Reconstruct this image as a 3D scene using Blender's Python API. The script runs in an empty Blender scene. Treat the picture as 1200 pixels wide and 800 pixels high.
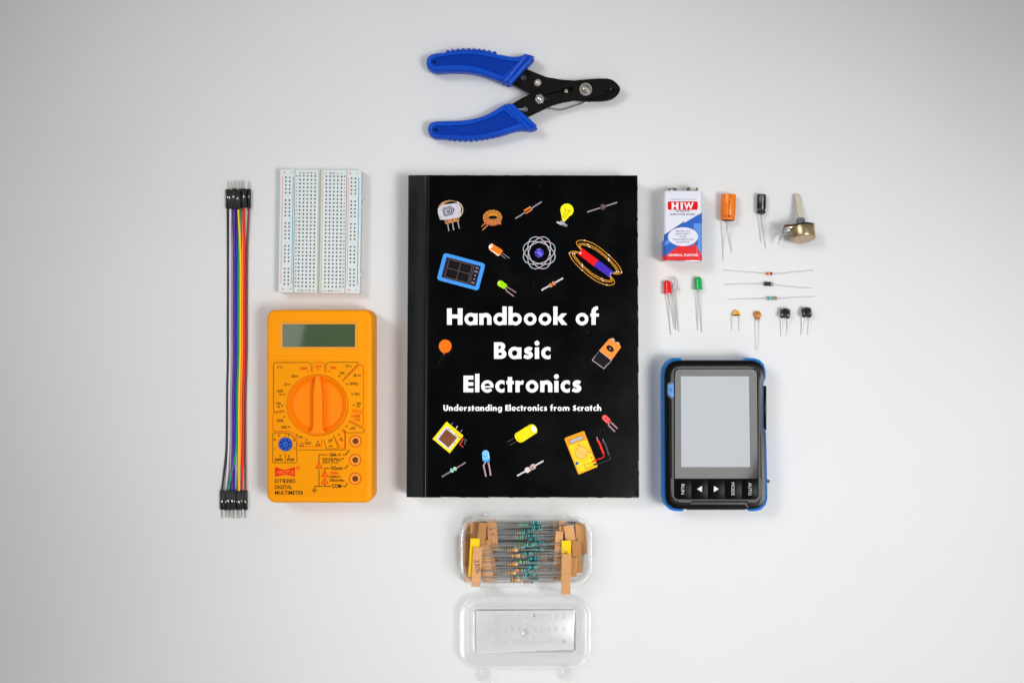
import bpy, bmesh, math, random
from math import sin, cos, pi, radians, sqrt, atan2, acos
from mathutils import Vector, Matrix

random.seed(7)
scene = bpy.context.scene
COL = scene.collection
MM = 0.001
CAM_H = 960.0          # camera height over the table, mm
PXMM = 0.576           # millimetres of table per photo pixel

# ------------------------------------------------------------------ camera
cam_d = bpy.data.cameras.new("camera")
cam_d.lens = 50.0
cam_d.sensor_width = 36.0
cam_d.clip_start = 0.01
cam_d.clip_end = 50.0
cam = bpy.data.objects.new("camera", cam_d)
cam.location = (0, 0, CAM_H * MM)
cam.rotation_euler = (0, 0, 0)
COL.objects.link(cam)
scene.camera = cam

# ------------------------------------------------------------------ world, lamps, exposure
world = bpy.data.worlds.new("World")
scene.world = world
world.use_nodes = True
bg = world.node_tree.nodes["Background"]
# an even, dim room; straight overhead it is darker, where the camera and the photographer are
wnt = world.node_tree
wtc = wnt.nodes.new("ShaderNodeTexCoord")
wsp = wnt.nodes.new("ShaderNodeSeparateXYZ")
wnt.links.new(wtc.outputs["Generated"], wsp.inputs[0])
wmr = wnt.nodes.new("ShaderNodeMapRange")
wmr.interpolation_type = 'SMOOTHSTEP'
wmr.inputs["From Min"].default_value = 0.90
wmr.inputs["From Max"].default_value = 0.975
wmr.inputs["To Min"].default_value = 1.0
wmr.inputs["To Max"].default_value = 0.08
wnt.links.new(wsp.outputs["Z"], wmr.inputs["Value"])
wmx = wnt.nodes.new("ShaderNodeMix")
wmx.data_type = 'RGBA'
wmx.inputs["A"].default_value = (0, 0, 0, 1)
wmx.inputs["B"].default_value = (0.97, 0.98, 1.0, 1)
wnt.links.new(wmr.outputs["Result"], wmx.inputs["Factor"])
wnt.links.new(wmx.outputs["Result"], bg.inputs[0])
bg.inputs[1].default_value = 0.37
scene.cycles.transparent_max_bounces = 40
scene.cycles.max_bounces = 16


def area_lamp(name, loc, aim, sx, sy, radiance, color=(1, 1, 1), spread=180, roll=0.0):
    d = bpy.data.lights.new(name, 'AREA')
    d.shape = 'RECTANGLE'
    d.size, d.size_y = sx, sy
    d.energy = radiance * pi * sx * sy
    d.color = color
    d.spread = radians(spread)
    o = bpy.data.objects.new(name, d)
    o.location = loc
    q = (Vector(aim) - Vector(loc)).to_track_quat('-Z', 'Y')
    o.rotation_euler = (q.to_matrix() @ Matrix.Rotation(roll, 3, 'Z')).to_euler()
    COL.objects.link(o)
    return o


KEY, FILL = 0.71, 0.34
key = area_lamp("soft_area_lamp", (0.606, -0.372, 0.983), (0.129, -0.201, 0), 0.75, 0.75, KEY, (1.0, 0.995, 0.985), 29.5)
fill = area_lamp("soft_area_lamp", (-0.509, 0.376, 0.793), (0.017, 0.068, 0), 0.58, 0.58, FILL, (0.985, 0.995, 1.0), 25)  # added fill with no visible source: evens the table brightness and softens shadows
# two pale ceiling lights high above the table: they show as the soft reflections in the meter display and the scope screen
area_lamp("ceiling_lamp", (-0.60, 0.06, 1.90), (-0.60, 0.06, 0), 0.385, 1.1, 1.0, (0.93, 1.0, 0.95), 180, radians(-12))
area_lamp("ceiling_lamp", (0.4257, -0.0969, 1.90), (0.4257, -0.0969, 0), 0.23, 0.75, 1.3, (0.95, 0.98, 1.0), 180, radians(-26))

scene.view_settings.view_transform = 'Standard'
scene.view_settings.look = 'None'
scene.view_settings.exposure = 0.0
scene.view_settings.gamma = 1.0
scene.view_settings.use_curve_mapping = False


# ------------------------------------------------------------------ helpers: colour and materials
TABLE_ALB = 0.70


def lin1(c):
    c /= 255.0
    return c / 12.92 if c < 0.04045 else ((c + 0.055) / 1.055) ** 2.4


def alb(rgb, t=0.66):
    """base colour of a thing seen as sRGB rgb where the white table beside it shows the linear value t"""
    return tuple(min(0.93, max(0.0012, lin1(c) / t * TABLE_ALB)) for c in rgb)


MATS = {}


def mat(name, color, rough=0.5, metal=0.0, spec=0.5, bump=0.0, bscale=400.0, var=0.0, vscale=60.0, ior=1.45,
        rvar=0.0, coat=0.0, sss=0.0):
    if name in MATS:
        return MATS[name]
    m = bpy.data.materials.new(name)
    m.use_nodes = True
    nt = m.node_tree
    b = nt.nodes["Principled BSDF"]
    b.inputs["Base Color"].default_value = (*color, 1)
    b.inputs["Roughness"].default_value = rough
    b.inputs["Metallic"].default_value = metal
    b.inputs["Specular IOR Level"].default_value = spec
    b.inputs["IOR"].default_value = ior
    b.inputs["Coat Weight"].default_value = coat
    if bump or var or rvar:
        tc = nt.nodes.new("ShaderNodeTexCoord")
    if bump:
        n = nt.nodes.new("ShaderNodeTexNoise")
        n.inputs["Scale"].default_value = bscale
        n.inputs["Detail"].default_value = 3
        nt.links.new(tc.outputs["Object"], n.inputs["Vector"])
        bp = nt.nodes.new("ShaderNodeBump")
        bp.inputs["Strength"].default_value = bump
        bp.inputs["Distance"].default_value = 0.0002
        nt.links.new(n.outputs["Fac"], bp.inputs["Height"])
        nt.links.new(bp.outputs["Normal"], b.inputs["Normal"])
    if var:
        n = nt.nodes.new("ShaderNodeTexNoise")
        n.inputs["Scale"].default_value = vscale
        n.inputs["Detail"].default_value = 5
        nt.links.new(tc.outputs["Object"], n.inputs["Vector"])
        r = nt.nodes.new("ShaderNodeValToRGB")
        r.color_ramp.elements[0].position = 0.3
        r.color_ramp.elements[1].position = 0.7
        r.color_ramp.elements[0].color = (*[c * (1 - var) for c in color], 1)
        r.color_ramp.elements[1].color = (*[min(1, c * (1 + var)) for c in color], 1)
        nt.links.new(n.outputs["Fac"], r.inputs["Fac"])
        nt.links.new(r.outputs["Color"], b.inputs["Base Color"])
    if rvar:
        n = nt.nodes.new("ShaderNodeTexNoise")
        n.inputs["Scale"].default_value = vscale * 1.7
        n.inputs["Detail"].default_value = 4
        nt.links.new(tc.outputs["Object"], n.inputs["Vector"])
        mr = nt.nodes.new("ShaderNodeMapRange")
        mr.inputs["To Min"].default_value = max(0.03, rough - rvar)
        mr.inputs["To Max"].default_value = min(1, rough + rvar)
        nt.links.new(n.outputs["Fac"], mr.inputs["Value"])
        nt.links.new(mr.outputs["Result"], b.inputs["Roughness"])
    MATS[name] = m
    return m


def ink_mat(rgb, t=0.66, rough=0.5):
    return mat("ink_%d_%d_%d_%d" % (*rgb, int(t * 100)), alb(rgb, t), rough, spec=0.14)


def clear_plastic(name, tint=(0.95, 0.955, 0.95), milk=0.12, gloss_rough=0.16):
    m = bpy.data.materials.new(name)
    m.use_nodes = True
    nt = m.node_tree
    nt.nodes.clear()
    out = nt.nodes.new("ShaderNodeOutputMaterial")
    tr = nt.nodes.new("ShaderNodeBsdfTransparent")
    tr.inputs[0].default_value = (*tint, 1)
    df = nt.nodes.new("ShaderNodeBsdfDiffuse")
    df.inputs[0].default_value = (0.95, 0.95, 0.945, 1)
    tl = nt.nodes.new("ShaderNodeBsdfTranslucent")
    tl.inputs[0].default_value = (0.92, 0.92, 0.91, 1)
    ad = nt.nodes.new("ShaderNodeMixShader")
    ad.inputs[0].default_value = 0.15
    nt.links.new(df.outputs[0], ad.inputs[1])
    nt.links.new(tl.outputs[0], ad.inputs[2])
    lw = nt.nodes.new("ShaderNodeLayerWeight")
    lw.inputs["Blend"].default_value = 0.35
    mr = nt.nodes.new("ShaderNodeMapRange")
    mr.inputs["To Min"].default_value = milk
    mr.inputs["To Max"].default_value = min(0.75, milk + 0.26)
    nt.links.new(lw.outputs["Facing"], mr.inputs["Value"])
    mx = nt.nodes.new("ShaderNodeMixShader")
    nt.links.new(mr.outputs["Result"], mx.inputs[0])
    nt.links.new(tr.outputs[0], mx.inputs[1])
    nt.links.new(ad.outputs[0], mx.inputs[2])
    gl = nt.nodes.new("ShaderNodeBsdfGlossy")
    gl.inputs["Roughness"].default_value = gloss_rough
    fr = nt.nodes.new("ShaderNodeMapRange")
    fr.inputs["To Min"].default_value = 0.03
    fr.inputs["To Max"].default_value = 0.16
    nt.links.new(lw.outputs["Fresnel"], fr.inputs["Value"])
    mx2 = nt.nodes.new("ShaderNodeMixShader")
    nt.links.new(fr.outputs[0], mx2.inputs[0])
    nt.links.new(mx.outputs[0], mx2.inputs[1])
    nt.links.new(gl.outputs[0], mx2.inputs[2])
    nt.links.new(mx2.outputs[0], out.inputs[0])
    return m


# ------------------------------------------------------------------ helpers: geometry (all in millimetres)
def at(px, py, z=0.0):
    """the point at height z (mm) that the photograph shows at pixel px, py"""
    s = PXMM * (CAM_H - z) / CAM_H
    return Vector(((px - 600) * s, (400 - py) * s, z))


def pts_at(pl, z):
    return [at(x, y, z) for x, y in pl]


def area2(pl):
    return sum(pl[i][0] * pl[(i + 1) % len(pl)][1] - pl[(i + 1) % len(pl)][0] * pl[i][1] for i in range(len(pl)))


def ccw(pl):
    return list(pl) if area2(pl) > 0 else list(pl)[::-1]


def rrect(x0, y0, x1, y1, r, n=6):
    if x0 > x1: x0, x1 = x1, x0
    if y0 > y1: y0, y1 = y1, y0
    o = []
    for cx, cy, a in ((x1 - r, y0 + r, -90), (x1 - r, y1 - r, 0), (x0 + r, y1 - r, 90), (x0 + r, y0 + r, 180)):
        for i in range(n + 1):
            t = radians(a + 90 * i / n)
            o.append((cx + r * cos(t), cy + r * sin(t)))
    return o


def inset(pl, d):
    """move a CCW outline inwards by d"""
    if abs(d) < 1e-9:
        return [(p[0], p[1]) for p in pl]
    n = len(pl); o = []
    for i in range(n):
        a, b, c = Vector(pl[i - 1][:2]), Vector(pl[i][:2]), Vector(pl[(i + 1) % n][:2])
        e1, e2 = (b - a), (c - b)
        if e1.length < 1e-7 or e2.length < 1e-7:
            o.append(tuple(b)); continue
        e1.normalize(); e2.normalize()
        n1, n2 = Vector((-e1.y, e1.x)), Vector((-e2.y, e2.x))
        m = n1 + n2
        if m.length < 1e-4:
            o.append(tuple(b + n1 * d)); continue
        m.normalize()
        k = min(1.8, 1 / max(0.25, m.dot(n1)))
        o.append(tuple(b + m * d * k))
    return o


def smooth_path(pl, n=6, closed=False):
    """Catmull-Rom through 2-D or 3-D points"""
    P = [Vector(p) for p in pl]
    N = len(P); o = []
    rng = range(N) if closed else range(N - 1)
    for i in rng:
        p1, p2 = P[i], P[(i + 1) % N]
        p0 = P[i - 1] if (closed or i > 0) else p1 * 2 - p2
        p3 = P[(i + 2) % N] if (closed or i + 2 < N) else p2 * 2 - p1
        for k in range(n):
            t = k / n
            o.append(0.5 * ((2 * p1) + (p2 - p0) * t + (2 * p0 - 5 * p1 + 4 * p2 - p3) * t * t + (3 * p1 - p0 - 3 * p2 + p3) * t ** 3))
    if not closed:
        o.append(P[-1])
    return o


class MB:
    """collects shapes (mm, world) and links them as one mesh object"""

    def __init__(self):
        self.v = []; self.f = []; self.mi = []; self.mats = []

    def slot(self, m):
        if m not in self.mats:
            self.mats.append(m)
        return self.mats.index(m)

    def add(self, vs, fs, m):
        k = len(self.v); s = self.slot(m)
        self.v += [tuple(v) for v in vs]
        for f in fs:
            self.f.append([i + k for i in f]); self.mi.append(s)

    def rings(self, rings, m, cap0=True, cap1=True, closed=True):
        n = len(rings[0]); vs = [p for r in rings for p in r]; fs = []
        for j in range(len(rings) - 1):
            for i in range(n if closed else n - 1):
                a, b = j * n + i, j * n + (i + 1) % n
                fs.append([a, b, b + n, a + n])
        if cap0: fs.append(list(range(n))[::-1])
        if cap1: fs.append([(len(rings) - 1) * n + i for i in range(n)])
        self.add(vs, fs, m)

    def prism(self, pl, prof, m, cap0=True, cap1=True):
        """pl: outline (mm); prof: [(inset, z), ...] from the bottom up"""
        pl = ccw([(p[0], p[1]) for p in pl])
        self.rings([[(x, y, z) for x, y in inset(pl, d)] for d, z in prof], m, cap0, cap1)

    def slab(self, pl, z0, z1, m, r=0.4, n=3):
        pr = [(r * .5, z0), (0, z0 + r * .5)]
        for i in range(n + 1):
            t = pi / 2 * i / n
            pr.append((r * (1 - cos(t)), z1 - r + r * sin(t)))
        self.prism(pl, pr, m)

    def tube(self, path, r, m, n=8, r1=None, radii=None):
        P = [Vector(p) for p in path]
        rings = []; up = Vector((0, 0, 1))
        for i, p in enumerate(P):
            d = (P[min(i + 1, len(P) - 1)] - P[max(i - 1, 0)]).normalized()
            u = d.cross(up)
            if u.length < 1e-3: u = d.cross(Vector((0, 1, 0)))
            u.normalize(); w = u.cross(d)
            rr = radii[i] if radii else (r if r1 is None else r + (r1 - r) * i / (len(P) - 1))
            rings.append([p + (u * cos(2 * pi * k / n) + w * sin(2 * pi * k / n)) * rr for k in range(n)])
        self.rings(rings, m)

    def lathe(self, prof, o, axis, m, n=24, cap0=True, cap1=True):
        """prof [(r, s)] along axis from o"""
        o = Vector(o); d = Vector(axis).normalized()
        u = d.cross(Vector((0, 0, 1)))
        if u.length < 1e-3: u = Vector((1, 0, 0))
        u.normalize(); w = d.cross(u)
        self.rings([[o + d * s + (u * cos(2 * pi * k / n) + w * sin(2 * pi * k / n)) * max(r, 1e-4) for k in range(n)] for r, s in prof],
                   m, cap0, cap1)

    def box(self, c, size, m, M=None, bev=0.15):
        """bevelled box; M: 3x3 rotation about c"""
        c = Vector(c); sx, sy, sz = [s / 2 for s in size]
        b = min(bev, sx * .9, sy * .9, sz * .9)
        rs = []
        for z, d in ((-sz, b), (-sz + b, 0), (sz - b, 0), (sz, b)):
            x, y = sx - d, sy - d
            q = b * .6
            rs.append([(x, -y + q, z), (x, y - q, z), (x - q, y, z), (-x + q, y, z), (-x, y - q, z), (-x, -y + q, z), (-x + q, -y, z), (x - q, -y, z)])
        R = M or Matrix.Identity(3)
        self.rings([[c + R @ Vector(p) for p in r] for r in rs], m)

    def ball(self, c, r, m, n=12, squash=(1, 1, 1)):
        c = Vector(c); rings = []
        k = n // 2
        for j in range(1, k):
            t = -pi / 2 + pi * j / k
            rings.append([c + Vector((r * cos(t) * cos(2 * pi * i / n) * squash[0], r * cos(t) * sin(2 * pi * i / n) * squash[1], r * sin(t) * squash[2])) for i in range(n)])
        self.rings(rings, m)

    def plate(self, outer, holes, z0, z1, m, bevel=0.0):
        """flat plate with real holes"""
        cu = bpy.data.curves.new("plate", 'CURVE')
        cu.dimensions = '2D'; cu.fill_mode = 'BOTH'
        for pl in [ccw(outer)] + [ccw(h)[::-1] for h in holes]:
            sp = cu.splines.new('POLY'); sp.points.add(len(pl) - 1)
            for i, p in enumerate(pl): sp.points[i].co = (p[0], p[1], 0, 1)
            sp.use_cyclic_u = True
        cu.extrude = (z1 - z0) / 2 - bevel
        cu.bevel_depth = bevel; cu.bevel_resolution = 2; cu.offset = -bevel
        me = grab(cu)
        zc = (z0 + z1) / 2
        self.add([(x, y, z + zc) for x, y, z in me[0]], me[1], m)

    def build(self, name, parent=None, sharp=38, origin=None):
        me = bpy.data.meshes.new(name)
        o0 = Vector(origin) if origin is not None else (world_mm(parent) if parent else Vector((0, 0, 0)))
        me.from_pydata([((x - o0[0]) * MM, (y - o0[1]) * MM, (z - o0[2]) * MM) for x, y, z in self.v], [], self.f)
        for m in self.mats: me.materials.append(m)
        me.polygons.foreach_set("material_index", self.mi)
        me.polygons.foreach_set("use_smooth", [True] * len(me.polygons))
        me.update()
        me.set_sharp_from_angle(angle=radians(sharp))
        ob = bpy.data.objects.new(name, me)
        COL.objects.link(ob)
        if parent:
            ob.parent = parent
        else:
            ob.location = o0 * MM
        return ob


def grab(curve):
    ob = bpy.data.objects.new("tmp", curve)
    COL.objects.link(ob)
    dg = bpy.context.evaluated_depsgraph_get(); dg.update()
    ev = ob.evaluated_get(dg)
    me = ev.to_mesh()
    r = ([tuple(v.co) for v in me.vertices], [list(p.vertices) for p in me.polygons])
    ev.to_mesh_clear()
    bpy.data.objects.remove(ob); bpy.data.curves.remove(curve)
    return r


def world_mm(o):
    v = Vector((0, 0, 0))
    while o is not None:
        v = v + Vector(o.location) / MM
        o = o.parent
    return v


def thing(name, label, cat, p, group=None):
    o = bpy.data.objects.new(name, None)
    o.empty_display_size = 0.01
    o.location = Vector((p[0], p[1], p[2] if len(p) > 2 else 0)) * MM
    o["label"] = label; o["category"] = cat
    if group: o["group"] = group
    COL.objects.link(o)
    return o


TXT = {}


def text_shape(s, bold=0.0):
    key_ = (s, bold)
    if key_ not in TXT:
        cu = bpy.data.curves.new("txt", 'FONT')
        cu.body = s; cu.size = 1.0; cu.offset = bold; cu.fill_mode = 'FRONT'; cu.resolution_u = 3
        vs, fs = grab(cu)
        xs = [v[0] for v in vs]; ys = [v[1] for v in vs]
        TXT[key_] = (vs, fs, min(xs), max(xs), 0.0, 0.73 if max(ys) > 0.6 else max(ys))
    return TXT[key_]


class Ink:
    """print on a surface: flat shapes in photo pixels on a plane at height z, each a hair above the last"""

    def __init__(self, z, t=0.66, fn=None, rough=0.5, step=0.004):
        self.z = z; self.t = t; self.mb = MB(); self.step = step; self.k = 1; self.rough = rough
        self.fn = fn or (lambda x, y, lift: at(x, y, z + lift))
        self.xf = lambda x, y: (x, y)

    def zoom(self, ox, oy, s):
        self.xf = lambda x, y: (ox + x / s, oy + y / s)
        self.k = 1
        return self

    def local(self, cx, cy, rot=0, s=1.0):
        c, n = cos(radians(rot)), sin(radians(rot))
        self.xf = lambda x, y: (cx + (x * c - y * n) * s, cy + (x * n + y * c) * s)
        self.k = 1
        return self

    def _w(self, pl):
        return [self.fn(*self.xf(p[0], p[1]), 0.012 + self.k * self.step) for p in pl]

    def m(self, col):
        return col if not isinstance(col, tuple) else ink_mat(col, self.t, self.rough)

    def poly(self, pl, col):
        w = self._w(pl)
        if area2(w) < 0: w = w[::-1]
        self.mb.add(w, [list(range(len(w)))], self.m(col)); self.k += 1

    def ell(self, cx, cy, rx, ry, col, rot=0, n=24, a0=0, a1=360):
        c, s = cos(radians(rot)), sin(radians(rot))
        full = a1 - a0 >= 360
        pl = []
        for i in range(n if full else n + 1):
            t = radians(a0 + (a1 - a0) * i / n)
            x, y = rx * cos(t), ry * sin(t)
            pl.append((cx + x * c - y * s, cy + x * s + y * c))
        self.poly(pl, col)

    def line(self, pl, w, col, closed=False):
        P = [Vector(p[:2]) for p in pl]
        n = len(P); L = []; R = []
        for i in range(n):
            a = P[i - 1] if (i > 0 or closed) else None
            b = P[(i + 1) % n] if (i < n - 1 or closed) else None
            d1 = (P[i] - a).normalized() if a is not None else None
            d2 = (b - P[i]).normalized() if b is not None else None
            if d1 is None: d1 = d2
            if d2 is None: d2 = d1
            m = Vector((-d1.y, d1.x)) + Vector((-d2.y, d2.x))
            if m.length < 1e-4: m = Vector((-d1.y, d1.x))
            m.normalize()
            k = min(2.0, 1 / max(.3, m.dot(Vector((-d1.y, d1.x)))))
            L.append(P[i] + m * w / 2 * k); R.append(P[i] - m * w / 2 * k)
        vs = self._w(L + R); fs = []
        for i in range(n if closed else n - 1):
            j = (i + 1) % n
            fs.append([i, j, n + j, n + i])
        a, b, c = vs[fs[0][0]], vs[fs[0][1]], vs[fs[0][2]]
        if (b - a).cross(c - a).z < 0: fs = [f[::-1] for f in fs]
        self.mb.add(vs, fs, self.m(col)); self.k += 1

    def ring(self, cx, cy, rx, ry, w, col, rot=0, n=36, a0=0, a1=360):
        c, s = cos(radians(rot)), sin(radians(rot)); pl = []
        full = a1 - a0 >= 360
        for i in range(n if full else n + 1):
            t = radians(a0 + (a1 - a0) * i / n)
            x, y = rx * cos(t), ry * sin(t)
            pl.append((cx + x * c - y * s, cy + x * s + y * c))
        self.line(pl, w, col, closed=full)

    def text(self, s, x, y, h, col, w=None, anchor='c', rot=0, bold=0.012, mirror=False):
        """cap height h; (x, y) on the baseline: left ('l'), centre ('c') or right ('r'); w: overall width"""
        vs, fs, x0, x1, y0, y1 = text_shape(s, bold)
        sy = h / 0.73
        sx = w / (x1 - x0) if w else sy
        off = {'l': 0, 'c': (x1 - x0) * sx / 2, 'r': (x1 - x0) * sx}[anchor]
        c, n = cos(radians(rot)), sin(radians(rot))
        pl = []
        for v in vs:
            u = (v[0] - x0) * sx - off
            if mirror: u = -u
            q = -v[1] * sy
            pl.append((x + u * c - q * n, y + u * n + q * c))
        self.mb.add(self._w(pl), fs, self.m(col)); self.k += 1


# a bold geometric alphabet for the book title: units with capitals 19.7 high
def arc(cx, cy, r, a0, a1, n=20, ry=None):
    ry = ry or r
    return [(cx + r * cos(radians(a0 + (a1 - a0) * i / n)), cy + ry * sin(radians(a0 + (a1 - a0) * i / n))) for i in range(n + 1)]


def ringpoly(cx, cy, ro, ri, a0, a1, n=28):
    return [('strip', arc(cx, cy, ro, a0, a1, n), arc(cx, cy, ri, a0, a1, n))]


def rect(x0, y0, x1, y1):
    return [('poly', [(x0, y0), (x1, y0), (x1, y1), (x0, y1)])]


def stroke(pl, w):
    P = [Vector(p) for p in smooth_path(pl, 6)]
    L = []; R = []
    for i in range(len(P)):
        d = (P[min(i + 1, len(P) - 1)] - P[max(0, i - 1)]).normalized()
        nn = Vector((-d.y, d.x)) * w / 2
        L.append(tuple(P[i] + nn)); R.append(tuple(P[i] - nn))
    return [('strip', L, R)]


XH, ST, RO, RI = 13.6, 4.95, 7.4, 3.3
O_ = lambda cx: ringpoly(cx, 6.9, RO, RI, 0, 360)
S_ = [(10.0, 10.9), (8.0, 12.0), (5.8, 12.0), (3.5, 10.6), (4.0, 8.5), (6.2, 7.3), (8.6, 6.0), (9.2, 4.0), (7.3, 2.2), (4.6, 1.9), (1.0, 3.3)]
GLY = {
    'H': (18.3, rect(0, 0, 5.7, 19.7) + rect(12.6, 0, 18.3, 19.7) + rect(5, 7.7, 13, 12.4)),
    'a': (15.6, O_(7.6) + rect(10.6, 0, 15.6, XH)),
    'd': (15.8, O_(7.6) + rect(10.8, 0, 15.8, 21.9)),
    'b': (15.8, O_(8.2) + rect(0, 0, 5, 21.9)),
    'g': (15.6, O_(7.6) + rect(10.6, 0, 15.6, XH) + [('strip', [(15.6, 0.5)] + arc(8.0, 0.3, 7.6, 0, -150, 16, 6.4), [(10.8, 0.5)] + arc(8.0, 0.3, 2.8, 0, -150, 16, 2.4))]),
    'o': (15.4, O_(7.7)),
    'n': (14.3, rect(0, 0, ST, XH) + rect(9.2, 0, 14.3, 8.2) + [('strip', arc(7.7, 7.6, 6.6, 0, 150, 16), arc(7.1, 7.2, 2.2, 0, 150, 16))]),
    'h': (14.3, rect(0, 0, ST, 21.9) + rect(9.2, 0, 14.3, 8.2) + [('strip', arc(7.7, 7.6, 6.6, 0, 150, 16), arc(7.1, 7.2, 2.2, 0, 150, 16))]),
    'm': (23.4, rect(0, 0, ST, XH) + rect(9.2, 0, 14.2, 8.2) + rect(18.3, 0, 23.4, 8.2) + [('strip', arc(7.7, 7.6, 6.5, 0, 150, 16), arc(7.1, 7.2, 2.1, 0, 150, 16)), ('strip', arc(16.8, 7.6, 6.6, 0, 150, 16), arc(16.2, 7.2, 2.1, 0, 150, 16))]),
    'r': (9.9, rect(0, 0, ST, XH) + [('poly', [(4.6, 6.6), (5.2, 8.6), (6.9, 9.4), (9.0, 9.0), (9.9, 13.6), (8.4, 14.1), (6.4, 13.4), (4.6, 11.6)])]),
    'k': (16.4, rect(0, 0, ST, 21.9) + [('poly', [(4.9, 8.6), (9.6, XH), (16.2, XH), (10.2, 7.5), (16.6, 0), (10, 0), (4.9, 6.4)])]),
    'f': (10.2, rect(1.3, 0, 6.3, 16.5) + rect(0, 9.8, 10, XH) + [('strip', [(1.3, 15.8)] + arc(7.8, 15.6, 6.5, 180, 80, 12), [(6.3, 15.8)] + arc(8.6, 15.8, 2.2, 180, 80, 12))]),
    't': (8.8, rect(1.6, 0, 6.7, 18.2) + rect(0, 9.6, 8.8, XH)),
    'i': (5.6, rect(0.3, 0, 5.3, XH) + [('poly', arc(2.8, 18.6, 2.9, 0, 345, 23))]),
    'l': (5.1, rect(0, 0, 5.1, 21.9)),
    'c': (11.2, [('strip', arc(7.6, 6.9, RO, 62, 298, 24), arc(7.9, 6.9, RI, 22, 338, 24))]),
    'e': (14.6, [('strip', arc(7.4, 6.9, RO, -6, 322, 28), arc(7.4, 6.9, 3.7, -6, 322, 28))] + rect(3.4, 5.5, 14.5, 7.3)),
    's': (11.4, stroke(S_, 4.3)),
    'S': (12.6, stroke([(x * 1.08, y * 1.36) for x, y in S_], 5.0)),
    'B': (14.6, rect(0, 0, 5.2, 19.7) + [('strip', [(4, 19.7)] + arc(7.6, 14.7, 5.6, 90, -90, 14, 5.0), [(4, 15.4)] + arc(6.6, 13.8, 1.7, 90, -90, 14, 1.6)),
                                       ('strip', [(4, 11.2)] + arc(8.4, 5.6, 6.2, 90, -90, 14, 5.6), [(4, 7.2)] + arc(7.4, 5.7, 2.1, 90, -90, 14, 1.7)), ]
          + [('poly', [(4.5, 15.4), (6, 15.4), (5.2, 19.7), (4.5, 19.7)]), ('poly', [(4.5, 0), (8.4, 0), (7.4, 4), (4.5, 4)])]),
    'E': (11.8, rect(0, 0, 5.4, 19.7) + rect(5, 0, 11.8, 4.7) + rect(5, 7.6, 11.6, 12.0) + rect(5, 15, 11.8, 19.7)),
    'U': (16.4, rect(0, 7, 5.4, 19.7) + rect(11, 7, 16.4, 19.7) + [('strip', arc(8.2, 7.4, 8.2, 180, 360, 18, 7.8), arc(8.2, 7.4, 2.8, 180, 360, 18, 3.0))]),
}


def title(ink, s, xl, xr, base, scale, gap=2.0, space=7.6):
    tot = 0; pos = []
    for ch in s:
        if ch == ' ':
            tot += space; continue
        pos.append((ch, tot)); tot += GLY[ch][0] + gap
    tot -= gap
    sx = (xr - xl) / tot
    for ch, x in pos:
        ink.k = 1
        for kind, *pl in GLY[ch][1]:
            if kind == 'poly':
                ink.xf = lambda a, b: (xl + (x + a) * sx, base - b * scale)
                ink.poly(pl[0], (243, 240, 243))
            else:
                ink.xf = lambda a, b: (xl + (x + a) * sx, base - b * scale)
                n = len(pl[0]); vs = ink._w(pl[0] + pl[1])
                fs = [[i, i + 1, n + i + 1, n + i] for i in range(n - 1)]
                a, b, c = vs[0], vs[1], vs[n + 1]
                if (b - a).cross(c - a).z < 0: fs = [f[::-1] for f in fs]
                ink.mb.add(vs, fs, ink.m((243, 240, 243))); ink.k += 1


# ------------------------------------------------------------------ shared materials
M_LEAD = mat("tinned_lead", (0.68, 0.67, 0.63), 0.5, 0.55, bump=0.1, bscale=2500)
M_STEEL = mat("nickel_steel", (0.66, 0.66, 0.66), 0.25, 1.0, rvar=0.1, vscale=500)

# ------------------------------------------------------------------ the table
mt = bpy.data.materials.new("white_laminate"); mt.use_nodes = True
nt = mt.node_tree; b = nt.nodes["Principled BSDF"]
tc = nt.nodes.new("ShaderNodeTexCoord")
nz = nt.nodes.new("ShaderNodeTexNoise"); nz.inputs["Scale"].default_value = 9; nz.inputs["Detail"].default_value = 6
nt.links.new(tc.outputs["Object"], nz.inputs["Vector"])
rp = nt.nodes.new("ShaderNodeValToRGB")
rp.color_ramp.elements[0].position = 0.25; rp.color_ramp.elements[0].color = (0.685, 0.69, 0.69, 1)
rp.color_ramp.elements[1].position = 0.75; rp.color_ramp.elements[1].color = (0.71, 0.708, 0.704, 1)
nt.links.new(nz.outputs["Fac"], rp.inputs["Fac"])
vo = nt.nodes.new("ShaderNodeTexVoronoi"); vo.inputs["Scale"].default_value = 9
nt.links.new(tc.outputs["Object"], vo.inputs["Vector"])
lt = nt.nodes.new("ShaderNodeMath"); lt.operation = 'LESS_THAN'; lt.inputs[1].default_value = 0.0075
nt.links.new(vo.outputs["Distance"], lt.inputs[0])
mxs = nt.nodes.new("ShaderNodeMix"); mxs.data_type = 'RGBA'
nt.links.new(lt.outputs[0], mxs.inputs["Factor"])
nt.links.new(rp.outputs["Color"], mxs.inputs["A"])
mxs.inputs["B"].default_value = (0.22, 0.21, 0.19, 1)
nt.links.new(mxs.outputs["Result"], b.inputs["Base Color"])
b.inputs["Roughness"].default_value = 0.55
b.inputs["Specular IOR Level"].default_value = 0.25
nf = nt.nodes.new("ShaderNodeTexNoise"); nf.inputs["Scale"].default_value = 900; nf.inputs["Detail"].default_value = 3
nt.links.new(tc.outputs["Object"], nf.inputs["Vector"])
bp = nt.nodes.new("ShaderNodeBump"); bp.inputs["Strength"].default_value = 0.22; bp.inputs["Distance"].default_value = 0.0003
nt.links.new(nf.outputs["Fac"], bp.inputs["Height"]); nt.links.new(bp.outputs["Normal"], b.inputs["Normal"])
mb = MB()
mb.slab(rrect(-1500, -1100, 1500, 1100, 30), -25, 0, mt, 2)
tb = mb.build("table_surface"); tb["kind"] = "structure"

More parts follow.
